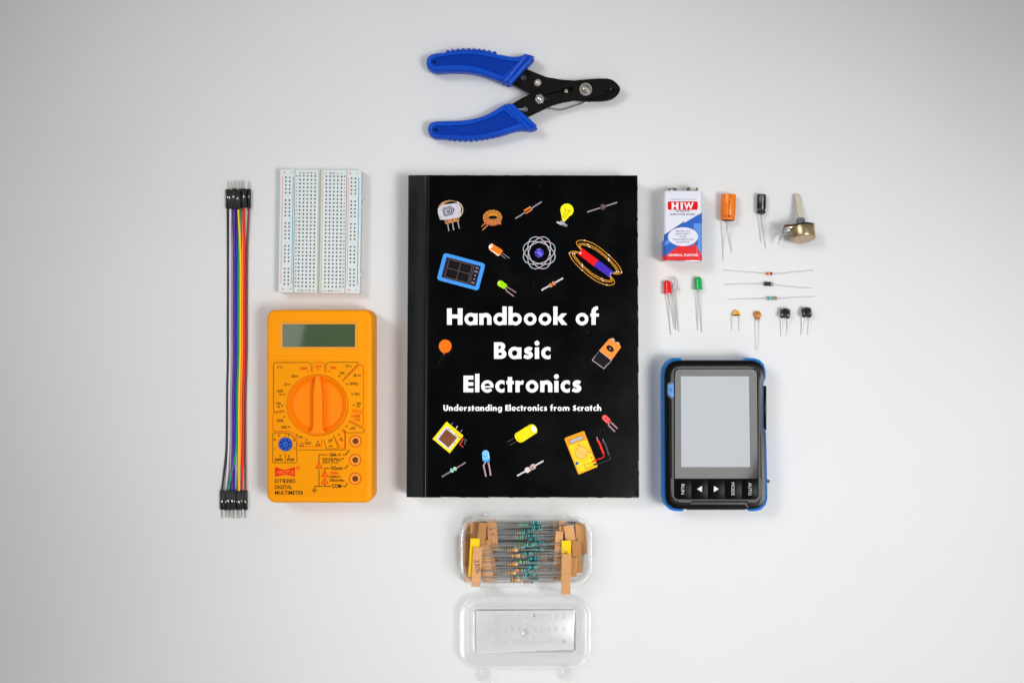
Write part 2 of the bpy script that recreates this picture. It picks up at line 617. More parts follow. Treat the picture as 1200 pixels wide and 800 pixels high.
# ------------------------------------------------------------------ the book
BT = 22.0
book = thing("book", "thick black paperback handbook of basic electronics with coloured part drawings on its cover", "book", at(612, 394))
M_COVER = mat("black_laminated_cover", (0.0014, 0.0015, 0.0019), 0.16, spec=0.3, bump=0.035, bscale=1200, rvar=0.1, vscale=25)
_n = M_COVER.node_tree
_t = _n.nodes.new("ShaderNodeTexCoord"); _v = _n.nodes.new("ShaderNodeTexVoronoi"); _v.inputs["Scale"].default_value = 95
_n.links.new(_t.outputs["Object"], _v.inputs["Vector"])
_l = _n.nodes.new("ShaderNodeMath"); _l.operation = 'LESS_THAN'; _l.inputs[1].default_value = 0.03
_n.links.new(_v.outputs["Distance"], _l.inputs[0])
_x = _n.nodes.new("ShaderNodeMix"); _x.data_type = 'RGBA'; _x.inputs["A"].default_value = (0.0014, 0.0015, 0.0019, 1); _x.inputs["B"].default_value = (0.06, 0.05, 0.035, 1)
_n.links.new(_l.outputs[0], _x.inputs["Factor"]); _n.links.new(_x.outputs["Result"], _n.nodes["Principled BSDF"].inputs["Base Color"])
M_PAPER = mat("cream_page_edges", (0.62, 0.6, 0.53), 0.9, bump=0.3, bscale=900)
cv = [at(478.6, 205.2, BT), at(747.4, 205.6, BT), at(749.2, 583.2, BT), at(476.4, 582.6, BT)]
cx0, cx1 = cv[3].x, cv[1].x
mb = MB()
pin = [(cv[0].x + 1.2, cv[0].y - .8), (cv[1].x - .5, cv[1].y - .8), (cv[2].x - .4, cv[2].y + .3), (cv[3].x + 1.2, cv[3].y + .3)]
mb.prism(pin, [(0.2, 0.5), (0, 1.2), (0, BT - 2.6), (0, BT - 2.4)], M_PAPER)
pin2 = [(pin[0][0] + 12.6, pin[0][1]), pin[1], pin[2], (pin[3][0] + 12.8, pin[3][1])]
mb.prism(pin2, [(0, BT - 2.4), (0, BT - .9), (0, BT - .5)], M_PAPER)
mb.build("page_block", book)


def coverpt(u, v, dz):
    """u: mm from the spine edge, v: 0 top .. 1 bottom; the strip by the spine falls away to the left"""
    a = cv[0].lerp(cv[3], v); c = cv[1].lerp(cv[2], v)
    L = (c - a).length
    p = a.lerp(c, u / L)
    hx = 11.8
    z = BT
    if u < hx:
        z = BT - 0.25 - 1.6 * ((hx - u) / hx) ** 1.3 + 0.25 * max(0, 1 - (hx - u) / 0.8)
    if hx <= u < hx + 1.6:
        z = BT - 0.55 * sin((u - hx) / 1.6 * pi)
    return (p.x, p.y, z + dz)


us = [0, 0.5, 1.5, 3, 5, 7, 9, 10.4, 11.2, 11.8, 12.1, 12.4, 12.8, 13.2, 13.4, 13.8, 14.4, 15.2, 17, 30, 60, 90, 120, 140]
Lc = (cv[1] - cv[0]).length
us = us + [Lc - 3, Lc - .5, Lc]
vs_n = [0, .002, .01, .1, .25, .4, .55, .7, .85, .97, .99, .998, 1]
mb = MB()
grid = []
for dz in (0, -0.35):
    for v in vs_n:
        LL = ((cv[1].lerp(cv[2], v)) - (cv[0].lerp(cv[3], v))).length
        for u in us:
            uu = u * LL / Lc if u > 25 else u
            rr = 2.2   # worn, rounded outer corners
            w = v
            if u > Lc - rr and v < .02: w = v + 0.0
            drop = 0.5 if (u >= Lc - .5 and (v > .99 or v < .01)) else 0.0
            grid.append(coverpt(uu, w, dz - drop))
n_u, n_v = len(us), len(vs_n); off = n_u * n_v
fs = []
for j in range(n_v - 1):
    for i in range(n_u - 1):
        a = j * n_u + i
        fs.append([a, a + n_u, a + n_u + 1, a + 1])
        fs.append([off + a, off + a + 1, off + a + n_u + 1, off + a + n_u])
edge = [i for i in range(n_u)] + [j * n_u + n_u - 1 for j in range(1, n_v)] + [(n_v - 1) * n_u + i for i in range(n_u - 2, -1, -1)] + [j * n_u for j in range(n_v - 2, 0, -1)]
for k in range(len(edge)):
    a, c = edge[k], edge[(k + 1) % len(edge)]
    fs.append([a, c, off + c, off + a])
mb.add(grid, fs, M_COVER)
mb.build("front_cover", book, sharp=50)
mb = MB()
sp = [coverpt(0, v, 0) for v in vs_n]
rings_ = []
for p in sp:
    rings_.append([(p[0], p[1], p[2] - .05), (p[0] - .35, p[1], p[2] - 1.2), (p[0] - .5, p[1], p[2] - 6), (p[0] - .5, p[1], 3), (p[0] - .2, p[1], 0.2), (p[0] + 1, p[1], 0.2), (p[0] + 1, p[1], p[2] - .4)])
mb.rings(rings_, M_COVER)
mb.build("spine", book)
mb = MB()
mb.slab([(p.x, p.y) for p in cv], 0, 0.45, M_COVER, 0.1)
mb.build("back_cover", book)

mb = MB()
M_SCUFF = mat("bare_card_edge", (0.33, 0.33, 0.28), 0.9)
# worn card edges along the right and bottom of the cover, with the laminate rubbed off at the corners
random.seed(3)
for side in ('r', 'b', 't'):
    a = 0.0
    while a < 1:
        ln = random.uniform(.02, .09)
        w = random.uniform(.18, .55) if side != 't' else random.uniform(.08, .22)
        if side == 'r':
            p, q = cv[1].lerp(cv[2], a), cv[1].lerp(cv[2], min(1, a + ln))
            d = Vector((-1, 0, 0))
        elif side == 'b':
            p, q = cv[3].lerp(cv[2], a), cv[3].lerp(cv[2], min(1, a + ln))
            d = Vector((0, 1, 0))
        else:
            p, q = cv[0].lerp(cv[1], a), cv[0].lerp(cv[1], min(1, a + ln))
            d = Vector((0, -1, 0))
        if not (side == 'b' and a < .09 or side == 't' and a < .08):
            up = Vector((0, 0, .03)); lo = Vector((0, 0, -.3))
            ex = -d * .06
            mb.add([p + up + ex, q + up + ex, q + d * w * .7 + up, p + d * w + up, p + lo + ex, q + lo + ex], [[0, 1, 2, 3], [0, 1, 5, 4]], M_SCUFF)
        a += ln + random.uniform(0, .03)
mb.build("worn_edge", book)
for p_, dx, dy, r_ in ((cv[2], -1, 1, 1.5), (cv[1], -1, -1, .9), (cv[3], 1, 1, .7)):
    q_ = [(0, 0), (r_, 0), (r_ * .55, .16 * r_), (.3 * r_, .36 * r_), (.14 * r_, .62 * r_), (0, r_)]
    mb = MB()
    mb.add([(p_.x + dx * x, p_.y + dy * y, BT + .04) for x, y in q_], [list(range(6)) if dx * dy > 0 else list(range(6))[::-1]], M_SCUFF)
    mb.build("worn_corner", book)

ik = Ink(BT, 0.68, rough=0.45)
title(ik, "Handbook of", 523.8, 702.0, 380.6, 0.985)
title(ik, "Basic", 578.9, 645.3, 420.3, 0.985)
title(ik, "Electronics", 543.1, 681.2, 459.4, 0.985)
ik.mb.build("title_lettering", book)
ik = Ink(BT, 0.68, rough=0.45)
title(ik, "Understanding Electronics from Scratch", 519.6, 704.6, 481.2, 0.345, gap=2.4, space=8.5)
ik.mb.build("subtitle_lettering", book)

# the drawings printed on the cover
drawing = [None, None]


def next_drawing(name, like=None):
    if drawing[0]: drawing[1].mb.build(drawing[0], book)
    drawing[:] = [name, Ink(BT, 0.68, rough=0.45)]
    if like is not None: drawing[1].xf = like.xf
    return drawing[1]


BLK = (4, 4, 6); GRY = (170, 160, 168); LIG = (205, 200, 208)
z = next_drawing('potentiometer_drawing').zoom(500, 225, 10.67)
z.ell(290, 225, 150, 122, (196, 136, 88)); z.ring(300, 225, 152, 122, 10, (225, 205, 170), n=20, a0=-60, a1=70)
z.ell(312, 228, 128, 112, BLK)
z.poly([(160, 190), (205, 160), (395, 135), (425, 180), (432, 268), (410, 318), (210, 350), (165, 345), (140, 260), (140, 205)], (200, 194, 206))
z.ell(265, 240, 92, 66, (72, 60, 74), rot=-15, n=6); z.ell(262, 240, 74, 54, (165, 158, 172), rot=-15); z.ell(262, 242, 58, 42, (70, 62, 75), rot=-15)
z.ell(262, 243, 46, 34, (176, 172, 182), rot=-15); z.ell(272, 245, 24, 22, (120, 114, 126)); z.line([(180, 240), (200, 285)], 12, (235, 232, 238)); z.line([(208, 240), (222, 285)], 8, (70, 62, 75))
for p in ((152, 215), (395, 165), (412, 265), (180, 322)): z.ell(*p, 17, 15, (60, 52, 62)); z.ell(*p, 13, 12, (222, 214, 224))
z.poly([(225, 352), (400, 318), (408, 362), (235, 402)], (190, 128, 76))
for p in ((255, 370), (320, 356), (385, 340)): z.ell(*p, 9, 9, (25, 15, 12))
for a, c in (((262, 395), (278, 488)), ((322, 384), (340, 478)), ((388, 366), (408, 456))): z.line([a, c], 12, GRY)
z = next_drawing('coil_drawing', z)
z.line([(735, 385), (685, 432)], 13, (196, 122, 66)); z.line([(762, 415), (697, 478)], 13, (196, 122, 66))
z.ell(822, 338, 118, 88, (150, 78, 40)); z.ell(824, 318, 120, 95, (196, 124, 54)); z.ell(828, 300, 66, 36, (214, 138, 30)); z.ell(828, 318, 56, 22, BLK)
for k in range(14):
    a = radians(k * 25.7 + 8); z.k = 8
    z.line([(828 + 66 * cos(a), 306 + 36 * sin(a)), (824 + 118 * cos(a), 322 + 94 * sin(a))], 7, (118, 66, 26))
z.k = 9
for x in (745, 790, 860, 905): z.poly([(x, 372), (x + 26, 380), (x + 24, 412), (x + 2, 402)], (206, 100, 84))
z = next_drawing('diode_drawing').zoom(600, 225, 6.957)
z.line([(28, 217), (242, 80)], 11, (150, 138, 146)); z.local(600 + 130 / 6.957, 225 + 148 / 6.957, -32.5)
z.poly([(-4.2, -2.6), (4.2, -2.6), (4.2, 2.6), (-4.2, 2.6)], (240, 120, 40)); z.poly([(3.4, -2.7), (4.8, -2.7), (4.8, 2.7), (3.4, 2.7)], (150, 130, 140))
z = next_drawing('bulb_drawing').zoom(600, 225, 6.957)
z.ell(448, 148, 54, 54, (250, 232, 20)); z.poly([(396, 160), (410, 235), (430, 240), (500, 165)], (250, 232, 20))
z.line([(412, 215), (440, 148), (425, 130)], 4, (120, 104, 10)); z.line([(425, 218), (470, 150), (485, 150)], 4, (120, 104, 10)); z.line([(440, 148), (470, 152)], 4, (120, 104, 10))
z.poly([(396, 232), (432, 240), (428, 258), (392, 252)], (150, 142, 150)); z.ell(406, 260, 48, 12, (190, 182, 192), rot=20); z.ell(424, 272, 26, 8, (120, 112, 122), rot=20)
z = next_drawing('round_diode_drawing', z)
z.line([(613, 164), (857, 85)], 11, (150, 136, 140)); z.ell(740, 122, 24, 24, (78, 62, 60)); z.ell(744, 120, 15, 16, (102, 84, 80))
z = next_drawing('atom_drawing', z)
for k in range(4):
    z.k = 1 + k
    z.ring(222, 496, 136, 84, 6.5, (190, 184, 190), rot=22.5 + 45 * k, n=40)
z.k = 6
for k in range(8):
    a = radians(22.5 + 45 * k); z.ell(222 + 136 * cos(a), 496 + 136 * sin(a), 6.5, 6.5, (40, 150, 175)); z.k = 6
for k in range(8):
    a = radians(45 * k + 10); z.k = 6; z.ell(222 + 24 * cos(a), 496 + 26 * sin(a), 13, 13, ((96, 78, 214), (70, 56, 176))[k % 2])
z.k = 8; z.ell(222, 496, 15, 15, (120, 104, 232)); z.ell(214, 470, 5, 5, (190, 180, 250)); z.ell(236, 514, 5, 5, (190, 180, 250))
z = next_drawing('magnet_drawing', z)
loops = ([(560, 470), (528, 425), (535, 400), (590, 395), (680, 430), (790, 515), (870, 600), (893, 655), (860, 668), (820, 664)],
         [(562, 470), (545, 430), (560, 420), (620, 428), (700, 468), (790, 545), (850, 610), (870, 650), (850, 660), (822, 660)],
         [(566, 470), (556, 440), (575, 430), (630, 446), (710, 490), (790, 560), (842, 620), (852, 648), (838, 656), (822, 656)])
for lp in loops:
    for fl in (0, 1):
        q = [(1362 - x, 1152 - y) if fl else (x, y) for x, y in lp]
        z.line(smooth_path(q, 5), 6.5, (206, 140, 40))
        for i in (3, 5, 7): z.ell(*q[i], 6, 6, (236, 214, 190))
z.k = 14
z.poly([(572, 458), (702, 553), (667, 605), (537, 505)], (226, 12, 20)); z.poly([(702, 553), (832, 652), (795, 696), (667, 605)], (62, 40, 172))
z.text("+", 566, 506, 26, (250, 235, 240), rot=-45, bold=.03); z.text("?", 800, 674, 20, (235, 235, 250), rot=30)
z = next_drawing('bumped_resistor_drawing').zoom(600, 225, 6.957)
z.line([(240, 800), (416, 702)], 13, (206, 200, 206)); z.ell(316, 760, 14, 17, (206, 130, 76), rot=-30); z.ell(341, 744, 14, 17, (206, 130, 76), rot=-30); z.line([(322, 744), (336, 762)], 6, (110, 60, 110))
z = next_drawing('orange_capacitor_drawing').zoom(505, 285, 12)
z.line([(985, 165), (1052, 214)], 8, (150, 140, 148)); z.line([(1005, 140), (1105, 212)], 8, (150, 140, 148))
z.poly([(868, 8), (1000, 92), (1008, 118), (970, 172), (940, 180), (815, 90)], (232, 120, 16)); z.poly([(815, 82), (850, 88), (968, 168), (945, 182)], (240, 214, 196))
z.ell(845, 45, 30, 46, (232, 120, 16), rot=32); z.ell(842, 44, 22, 36, (240, 238, 240), rot=32); z.ell(850, 40, 6, 12, (170, 165, 170), rot=32)
z = next_drawing('green_diode_drawing', z)
z.line([(1060, 605), (1200, 694)], 17, (150, 118, 120)); z.line([(1045, 630), (1062, 668), (1166, 745)], 17, (160, 130, 132))
z.ell(978, 568, 44, 44, (170, 228, 18)); z.poly([(1000, 530), (1066, 582), (1024, 642), (945, 596)], (170, 228, 18)); z.ell(1045, 612, 15, 40, (140, 200, 20), rot=38)
z.line([(985, 545), (1010, 575), (990, 590)], 8, (90, 170, 30)); z.ell(960, 556, 10, 14, (215, 250, 110), rot=40)
z = next_drawing('oscilloscope_drawing').local(505 + 424 / 12, 285 + 400 / 12, 15)
z.poly(rrect(-25.3, -16.4, 25.3, 16.4, 3.6), (66, 148, 232)); z.poly(rrect(-20.8, -12.3, 20.8, 12.3, .8), (38, 26, 40)); z.poly(rrect(-17.2, -10.8, 11, 10.8, .3), (120, 100, 100))
z.poly(rrect(-16.8, -10.4, 10.6, 10.4, .3), (8, 5, 9))
z.line([(-16.5, 0), (10.4, 0)], .45, (120, 96, 92)); z.line([(-3, -10), (-3, 10)], .45, (120, 96, 92))
z.line([(13.2, -11.6), (13.2, 11.6)], .4, (110, 96, 100))
for k in range(5):
    z.k = 8
    z.poly(rrect(14.2, -10.8 + k * 4.5, 19.6, -7.4 + k * 4.5, .4), (16, 10, 18))
    if k in (2, 3): z.ell(17, -9.1 + k * 4.5, .9, .9, (226, 220, 226), n=3, rot=(90, -90)[k - 2])
    else: z.text(("A", "M", "", "", "R")[k] * 3, 17, -8.3 + k * 4.5, 1.6, (200, 190, 196), w=3.6)
z.line([(-14, 16.6), (-10.5, 16.6)], 1.2, (70, 40, 60)); z.line([(13, -16.6), (16, -16.6)], 1.2, (70, 40, 60))
z = next_drawing('disc_capacitor_drawing').zoom(460, 390, 4)
z.line([(235, 92), (212, 160)], 2, (26, 23, 26)); z.line([(246, 96), (226, 160)], 2, (22, 19, 22))
z.ell(247, 62, 30, 31, (238, 112, 14)); z.poly([(226, 78), (264, 86), (254, 92), (248, 88), (242, 102), (234, 88), (230, 92)], (238, 112, 14))
z = next_drawing('battery_drawing', z)
z.poly([(1030, 22), (1042, 31), (1036, 40), (1024, 31)], (190, 186, 194)); z.poly([(1054, 40), (1066, 50), (1060, 58), (1048, 48)], (190, 186, 194))
z.poly([(1016, 27), (1024, 26), (1068, 58), (1071, 66), (1027, 128), (968, 82)], (240, 140, 58))
z.line([(970, 84), (936, 127), (990, 167), (1026, 129)], 3, (190, 176, 186)); z.poly([(969, 83), (1026, 128), (990, 165), (938, 127)], (14, 8, 14))
z.line([(970, 84), (1026, 128)], 2.5, (190, 170, 176)); z.ell(1020, 73, 20, 13, (14, 8, 14), rot=38); z.text("9V", 1018, 77, 8, (200, 150, 100), rot=38)
z = next_drawing('breadboard_drawing').zoom(500, 480, 9.41)
z.line([(272, 165), (292, 140)], 10, (90, 96, 190)); z.line([(322, 208), (340, 178)], 10, (205, 200, 190)); z.line([(372, 245), (392, 218)], 10, (120, 100, 190))
z.line([(400, 312), (440, 335), (415, 365), (430, 385)], 9, (90, 84, 88)); z.poly([(220, 128), (406, 285), (255, 478), (65, 320)], (252, 224, 12))
z.poly([(208, 188), (232, 186), (352, 298), (250, 446), (98, 318)], (212, 206, 212)); z.poly([(215, 210), (336, 306), (240, 416), (130, 322)], (122, 72, 44)); z.line([(270, 200), (390, 290)], 5, (190, 166, 10))
z.ell(250, 214, 8, 8, (70, 66, 72)); z.ell(322, 270, 8, 8, (90, 86, 92)); z.line([(335, 285), (400, 330), (365, 380), (405, 412)], 10, (226, 66, 52))
for k in range(9): z.line([(150 + 18 * k, 318 - 8 * abs(k - 4)), (170 + 18 * k, 330 + 6 * k)], 4, (140, 86, 50))
z = next_drawing('teal_resistor_drawing', z)
z.line([(168, 738), (430, 580)], 15, (140, 122, 126)); z.ell(279, 668, 19, 24, (150, 206, 204), rot=-30); z.ell(313, 648, 19, 22, (172, 214, 176), rot=-30); z.line([(282, 652), (300, 672)], 7, (64, 140, 150))
z = next_drawing('blue_diode_drawing', z)
z.line([(650, 570), (628, 615), (655, 735)], 17, (172, 146, 150)); z.line([(678, 570), (690, 620), (706, 724)], 17, (172, 146, 150))
z.poly([(612, 490)] + [(650 + 38 * cos(a), 486 - 42 * sin(a)) for a in [pi - pi * i / 12 for i in range(13)]] + [(697, 560), (655, 578), (618, 560)], (118, 196, 246))
z.poly([(616, 545), (655, 556), (695, 540), (698, 558), (656, 579), (618, 562)], (56, 150, 224)); z.line([(620, 505), (645, 520), (672, 500)], 10, (72, 158, 226)); z.line([(684, 480), (690, 535)], 8, (196, 228, 250))
z = next_drawing('yellow_capacitor_drawing').zoom(590, 490, 10.67)
z.line([(135, 245), (48, 296)], 8, (92, 62, 70)); z.line([(158, 287), (78, 336)], 8, (82, 72, 62))
z.ell(192, 240, 42, 68, (244, 220, 12), rot=-32); z.poly([(152, 185), (335, 75), (420, 180), (232, 300)], (244, 220, 12)); z.ell(376, 130, 40, 62, (252, 228, 10), rot=-32)
z.ring(376, 130, 44, 66, 5, (150, 134, 10), rot=-32, a0=100, a1=260, n=16); z.ring(215, 232, 42, 68, 4, (160, 140, 10), rot=-32, a0=90, a1=270, n=16); z.ell(378, 133, 26, 44, (236, 228, 236), rot=-32)
z = next_drawing('striped_resistor_drawing', z)
z.line([(172, 718), (500, 530)], 19, (210, 200, 208)); z.ell(372, 603, 36, 34, (206, 192, 202), rot=-30); z.ell(298, 645, 33, 35, (216, 200, 212)); z.poly([(308, 612), (345, 590), (372, 636), (336, 658)], (206, 192, 202))
z.line([(302, 612), (332, 660)], 14, (240, 220, 60)); z.line([(322, 602), (354, 650)], 18, (126, 84, 156)); z.line([(352, 592), (374, 630)], 12, (50, 36, 46)); z.line([(372, 572), (402, 620)], 14, (236, 130, 80))
z = next_drawing('multimeter_drawing').zoom(650, 480, 10)
z.line(smooth_path([(490, 635), (560, 615), (650, 575), (640, 530)], 4), 7, (62, 58, 66)); z.line([(485, 590), (510, 575), (520, 582), (530, 565), (545, 575), (555, 560), (578, 552), (575, 505)], 8, (226, 44, 20))
z.line([(563, 340), (570, 372)], 8, (150, 146, 156)); z.line([(568, 370), (590, 390), (636, 530)], 22, (70, 66, 78)); z.line([(494, 318), (502, 352)], 9, (170, 160, 170)); z.line([(500, 350), (530, 400), (572, 510)], 24, (230, 52, 24))
z.poly([(125, 326), (330, 250), (348, 254), (505, 655), (498, 668), (292, 755), (274, 748), (116, 345)], (240, 160, 24)); z.poly([(135, 345), (338, 268), (490, 655), (288, 735)], (250, 208, 36)); z.poly([(122, 330), (345, 250), (380, 345), (165, 422)], (246, 150, 26))
z.poly([(165, 357), (322, 298), (338, 342), (182, 400)], (90, 70, 40)); z.poly([(172, 360), (318, 304), (332, 340), (186, 394)], (176, 176, 178))
z.ell(312, 500, 82, 82, (232, 156, 30)); z.ell(312, 500, 70, 70, (252, 190, 92)); z.line([(256, 468), (368, 532)], 22, (236, 150, 40)); z.line([(258, 470), (366, 530)], 12, (252, 196, 110))
for k in range(18):
    a = radians(20 * k); z.k = 14; z.ell(312 + 100 * cos(a), 500 + 100 * sin(a), 5, 5, (110, 80, 10))
z.ell(276, 412, 15, 12, (240, 130, 80)); z.ell(410, 495, 18, 12, (244, 140, 80)); z.ell(430, 560, 8, 8, (70, 30, 10)); z.ell(262, 625, 19, 19, (30, 90, 190)); z.poly([(432, 600), (478, 576), (490, 598), (442, 616)], (238, 60, 26))
z.poly([(448, 634), (492, 620), (500, 642), (456, 656)], (64, 60, 56)); z.line([(345, 630), (360, 690), (450, 655)], 6, (130, 104, 16)); z.line([(365, 640), (440, 618)], 6, (130, 104, 16))
z = next_drawing('red_diode_drawing', z)
z.line([(640, 150), (632, 182), (708, 256)], 17, (160, 128, 132)); z.line([(655, 140), (736, 220)], 17, (160, 128, 132))
z.ell(588, 92, 32, 32, (240, 92, 86)); z.poly([(608, 66), (652, 112), (610, 160), (560, 108)], (240, 92, 86)); z.ell(632, 136, 12, 33, (228, 70, 66), rot=42); z.poly([(588, 92), (612, 96), (600, 118), (590, 112)], (206, 20, 24))
next_drawing(None)


# ------------------------------------------------------------------ wire stripper
strip = thing("wire_stripper", "wire stripper with blue plastic handles and black steel jaws lying open above the book", "wire stripper", at(610, 112))
M_BLUE = mat("blue_handle_plastic", alb((0, 70, 184), .66), 0.34, spec=.26, bump=0.12, bscale=900, rvar=0.06, vscale=90)
M_BLUED = mat("blue_recess_plastic", alb((0, 50, 150), .66), 0.5, spec=.08, bump=0.18, bscale=1500)
M_BSTEEL = mat("blackened_steel", (0.0062, 0.0056, 0.005), 0.36, metal=0.0, spec=0.12, bump=0.2, bscale=1400, rvar=0.12, vscale=120)
M_DARK = mat("dark_recess", (0.004, 0.004, 0.004), 0.8, spec=0.1)
M_ZINC = mat("zinc_plated_steel", (0.68, 0.68, 0.66), 0.3, 1.0, rvar=0.12, vscale=700)
M_BRASSY = mat("tarnished_screw", (0.42, 0.37, 0.31), 0.35, 1.0)
HT = 12.5


def circ(p, r, n=16):
    return [(p[0] + r * cos(2 * pi * i / n), p[1] + r * sin(2 * pi * i / n)) for i in range(n)]


def handle(outline, bumps, panel, hole, ribs, emboss=None):
    mb = MB()
    ol = ccw([tuple(v[:2]) for v in pts_at([tuple(p) for p in smooth_path(outline, 3, True)], HT - 2)])
    pn = ccw([tuple(v[:2]) for v in pts_at([tuple(p) for p in smooth_path(panel[0], 4)] + panel[1], HT - 1)])
    hp = at(*hole, HT - 1)
    z0, z1 = 0.0, HT - 1.6
    # lower body with rounded foot, then a rim standing round the sunk panel
    pr = [(3.0, z0), (1.2, z0 + .8), (.3, z0 + 2.4), (0, z0 + 4.5), (0, z1 - 3.0)]
    mb.prism(ol, pr, M_BLUE, True, False)
    n = len(ol)
    rim = []
    for i in range(7):
        t = pi / 2 * i / 6
        rim.append((2.4 * (1 - cos(t)), z1 - 3.0 + 4.4 * sin(t)))
    mb.prism(ol, rim, M_BLUE, False, False)
    top = inset(ol, 2.4)
    mb.plate(top, [inset(pn, -.15)], z1 + 1.0, z1 + 1.4, M_BLUE)
    # sloping inner lip of the panel
    q0 = inset(pn, -.15); q1 = inset(pn, .45)
    mb.rings([[(x, y, z1 + 1.4) for x, y in q0], [(x, y, z1 + .1) for x, y in q1]], M_BLUE, False, False)
    mb.plate(inset(pn, .3), [circ(hp, 1.05)], z1 - .6, z1 + .1, M_BLUED)
    mb.rings([[(x, y, z1 + .05) for x, y in circ(hp, 1.06)], [(x, y, z1 - 4) for x, y in circ(hp, 1.06)]], M_DARK, True, False)
    for p in bumps:
        c = at(p[0], p[1] + (1.0 if p[1] < 100 else -1.0), HT - 4.4)
        mb.ball(c, 2.5, M_BLUE, 16, (0.78, 1.0, 1.5))
    for a, c in ribs:
        A, B = at(*a, HT), at(*c, HT); d = (B - A).normalized()
        P = [A - d * .9 + Vector((0, 0, -1.2)), A, B, B + d * .9 + Vector((0, 0, -1.2))]
        for dz in (-8.5, -5.5, -2.6, -.5):
            mb.tube([Vector((p.x, p.y, p.z + dz)) for p in P], 1.75, M_BLUE, 12, radii=[.7, 1.75, 1.75, .7])
    if emboss:
        ek = Ink(z1 + .1, .66)
        ek.local(emboss[1], emboss[2], emboss[3])
        ek.text(emboss[0], 0, 0, 4.0, M_BLUE, w=36, bold=-.004)
        vs = ek.mb.v
        mb.add([(x, y, z1 + .42) for x, y, z in vs], ek.mb.f, M_BLUE)
        mb.add([(x, y, z1 + .12) for x, y, z in vs], ek.mb.f, M_BLUE)
    return mb.build("handle_grip", strip, sharp=45)


handle([(499.5, 72), (501, 67), (505, 63.8), (512, 62), (522, 61.2), (536, 59.8), (550, 59.2), (563, 60), (575, 61.8), (590, 64.3), (600, 66), (609, 65.3), (616, 63.3), (622, 64), (626.2, 67), (622, 72), (608, 87), (597, 98.5), (592, 98),
        (588, 96.6), (575, 91.8), (557, 86.6), (540, 85), (525, 85), (512, 85.5), (504, 83), (500.3, 78)],
       [(525, 62.3), (530.8, 61.3), (536.9, 60.6), (543, 60.1), (549.2, 60), (555.6, 60.2), (561.4, 60.6), (567, 61.4), (573, 62.4), (579.2, 63.6)],
       ([(606.5, 72.8), (586, 69.5), (570, 66), (549, 63.8), (530, 65), (513, 67.3), (507, 69.8), (505.3, 73), (507, 76.5), (512, 78), (526, 77), (541, 76.9), (557, 79), (574, 84), (589.5, 90)], []),
       (509.2, 72.8), [((616.6, 65.2), (591.5, 95.6)), ((623.8, 67.6), (596.6, 97.4))])
handle([(501.2, 152), (502, 147.2), (504.5, 144), (509, 142.3), (515, 141.6), (530, 141.2), (545, 140.5), (560, 137.5), (572, 133.2), (584, 126.2), (592, 121.6), (597, 121.2), (604, 127.2), (616, 137), (629.3, 148.8), (627.4, 152.2), (622, 153.8),
        (610, 153), (600, 155.2), (589, 158.6), (577, 161.2), (565, 163), (552, 163.8), (540, 164), (526, 163.3), (515, 163), (508, 162), (503.3, 158)],
       [(527, 162), (533, 162.7), (539.4, 163.2), (545.6, 163.4), (552, 163.3), (558.7, 162.8), (565, 161.9), (570.6, 161), (577, 159.8), (583, 158)],
       ([(590.8, 129.3), (575, 137.8), (562, 142.7), (546, 146.3), (530, 147.6), (513, 147.6), (508, 149.4), (506.3, 152.2), (508, 156), (514, 158), (530, 159.7), (547, 160.6), (562, 159), (580, 154.8), (600, 147.8), (608.8, 145)], []),
       (511, 152.2), [((594, 124), (620.5, 150.8)), ((599, 123.6), (626.4, 148.6))], ("TOOL NAVION", 557, 149.2, 172))

mb = MB()
lo = [(596, 97), (616, 80.8), (628, 86), (640, 90.6), (655, 93.4), (672, 94.8), (690, 95.4), (705, 100), (716, 104.4), (726.6, 105.2), (725.6, 109), (722, 113.4), (717, 116.6), (712, 118.2), (704, 119), (690, 119.3),
      (680, 118.9), (668, 117), (650, 114.5), (636, 113), (621, 110), (608, 103.5)]
mb.plate([tuple(v[:2]) for v in pts_at(lo, 6.5)], [circ(at(613.9, 91.6, 6.5), 1.95)], 4.6, 7.6, M_BSTEEL, .25)
mb.build("lower_lever", strip, sharp=30)
mb = MB()
hi = [(596, 124.5), (606, 118.4), (622, 109.6), (634, 106), (646, 102.6), (658, 98.6), (668, 95.4), (678, 94.2), (690, 93.2), (702, 92.4), (711, 92.3), (717.5, 93.8), (722.5, 97.6), (726, 102), (726.8, 104.4), (719, 105), (716, 103.6), (714.2, 106), (697.8, 106.4), (697.8, 107.6),
      (712, 107.4), (703, 112), (695.5, 114.2), (684, 116.5), (672, 118.2), (660, 120.3), (648, 123.6), (635, 129.6), (618, 137.8), (606, 130)]
slot = [(656, 106), (659, 104), (663, 103.4), (668, 102.5), (671, 102.8), (672, 104.8), (671, 107), (667, 109), (662, 110.2), (659, 109.6), (657.2, 107.9), (648, 110), (640, 112.2), (638.5, 111.6), (646, 108.6)]
mb.plate([tuple(v[:2]) for v in pts_at(hi, 10)], [[tuple(v[:2]) for v in pts_at(slot, 10)], circ(at(615.3, 128.4, 10), 1.9), [tuple(v[:2]) for v in pts_at([(637.5, 114.6), (645.8, 115.6), (638.5, 117.4)], 10)]], 7.8, 10.8, M_BSTEEL, .25)
mb.build("upper_lever", strip, sharp=30)
mb = MB()   # cut line of the blades in the nose
mb.prism([tuple(v[:2]) for v in pts_at([(697.6, 106.2), (714.5, 105.6), (714.5, 107.2), (697.6, 107.8)], 10.8)], [(0, 10.85), (0, 10.9)], M_DARK)
mb.prism([tuple(v[:2]) for v in pts_at([(716.4, 105.4), (716.0, 103.8), (714.6, 105.4)], 10.8)], [(0, 10.85), (0, 10.95)], M_ZINC)
mb.prism([tuple(v[:2]) for v in pts_at([(672, 117.9), (695.4, 114), (695.6, 114.8), (672, 118.7)], 10.8)], [(0, 10.85), (0, 10.9)], M_DARK)
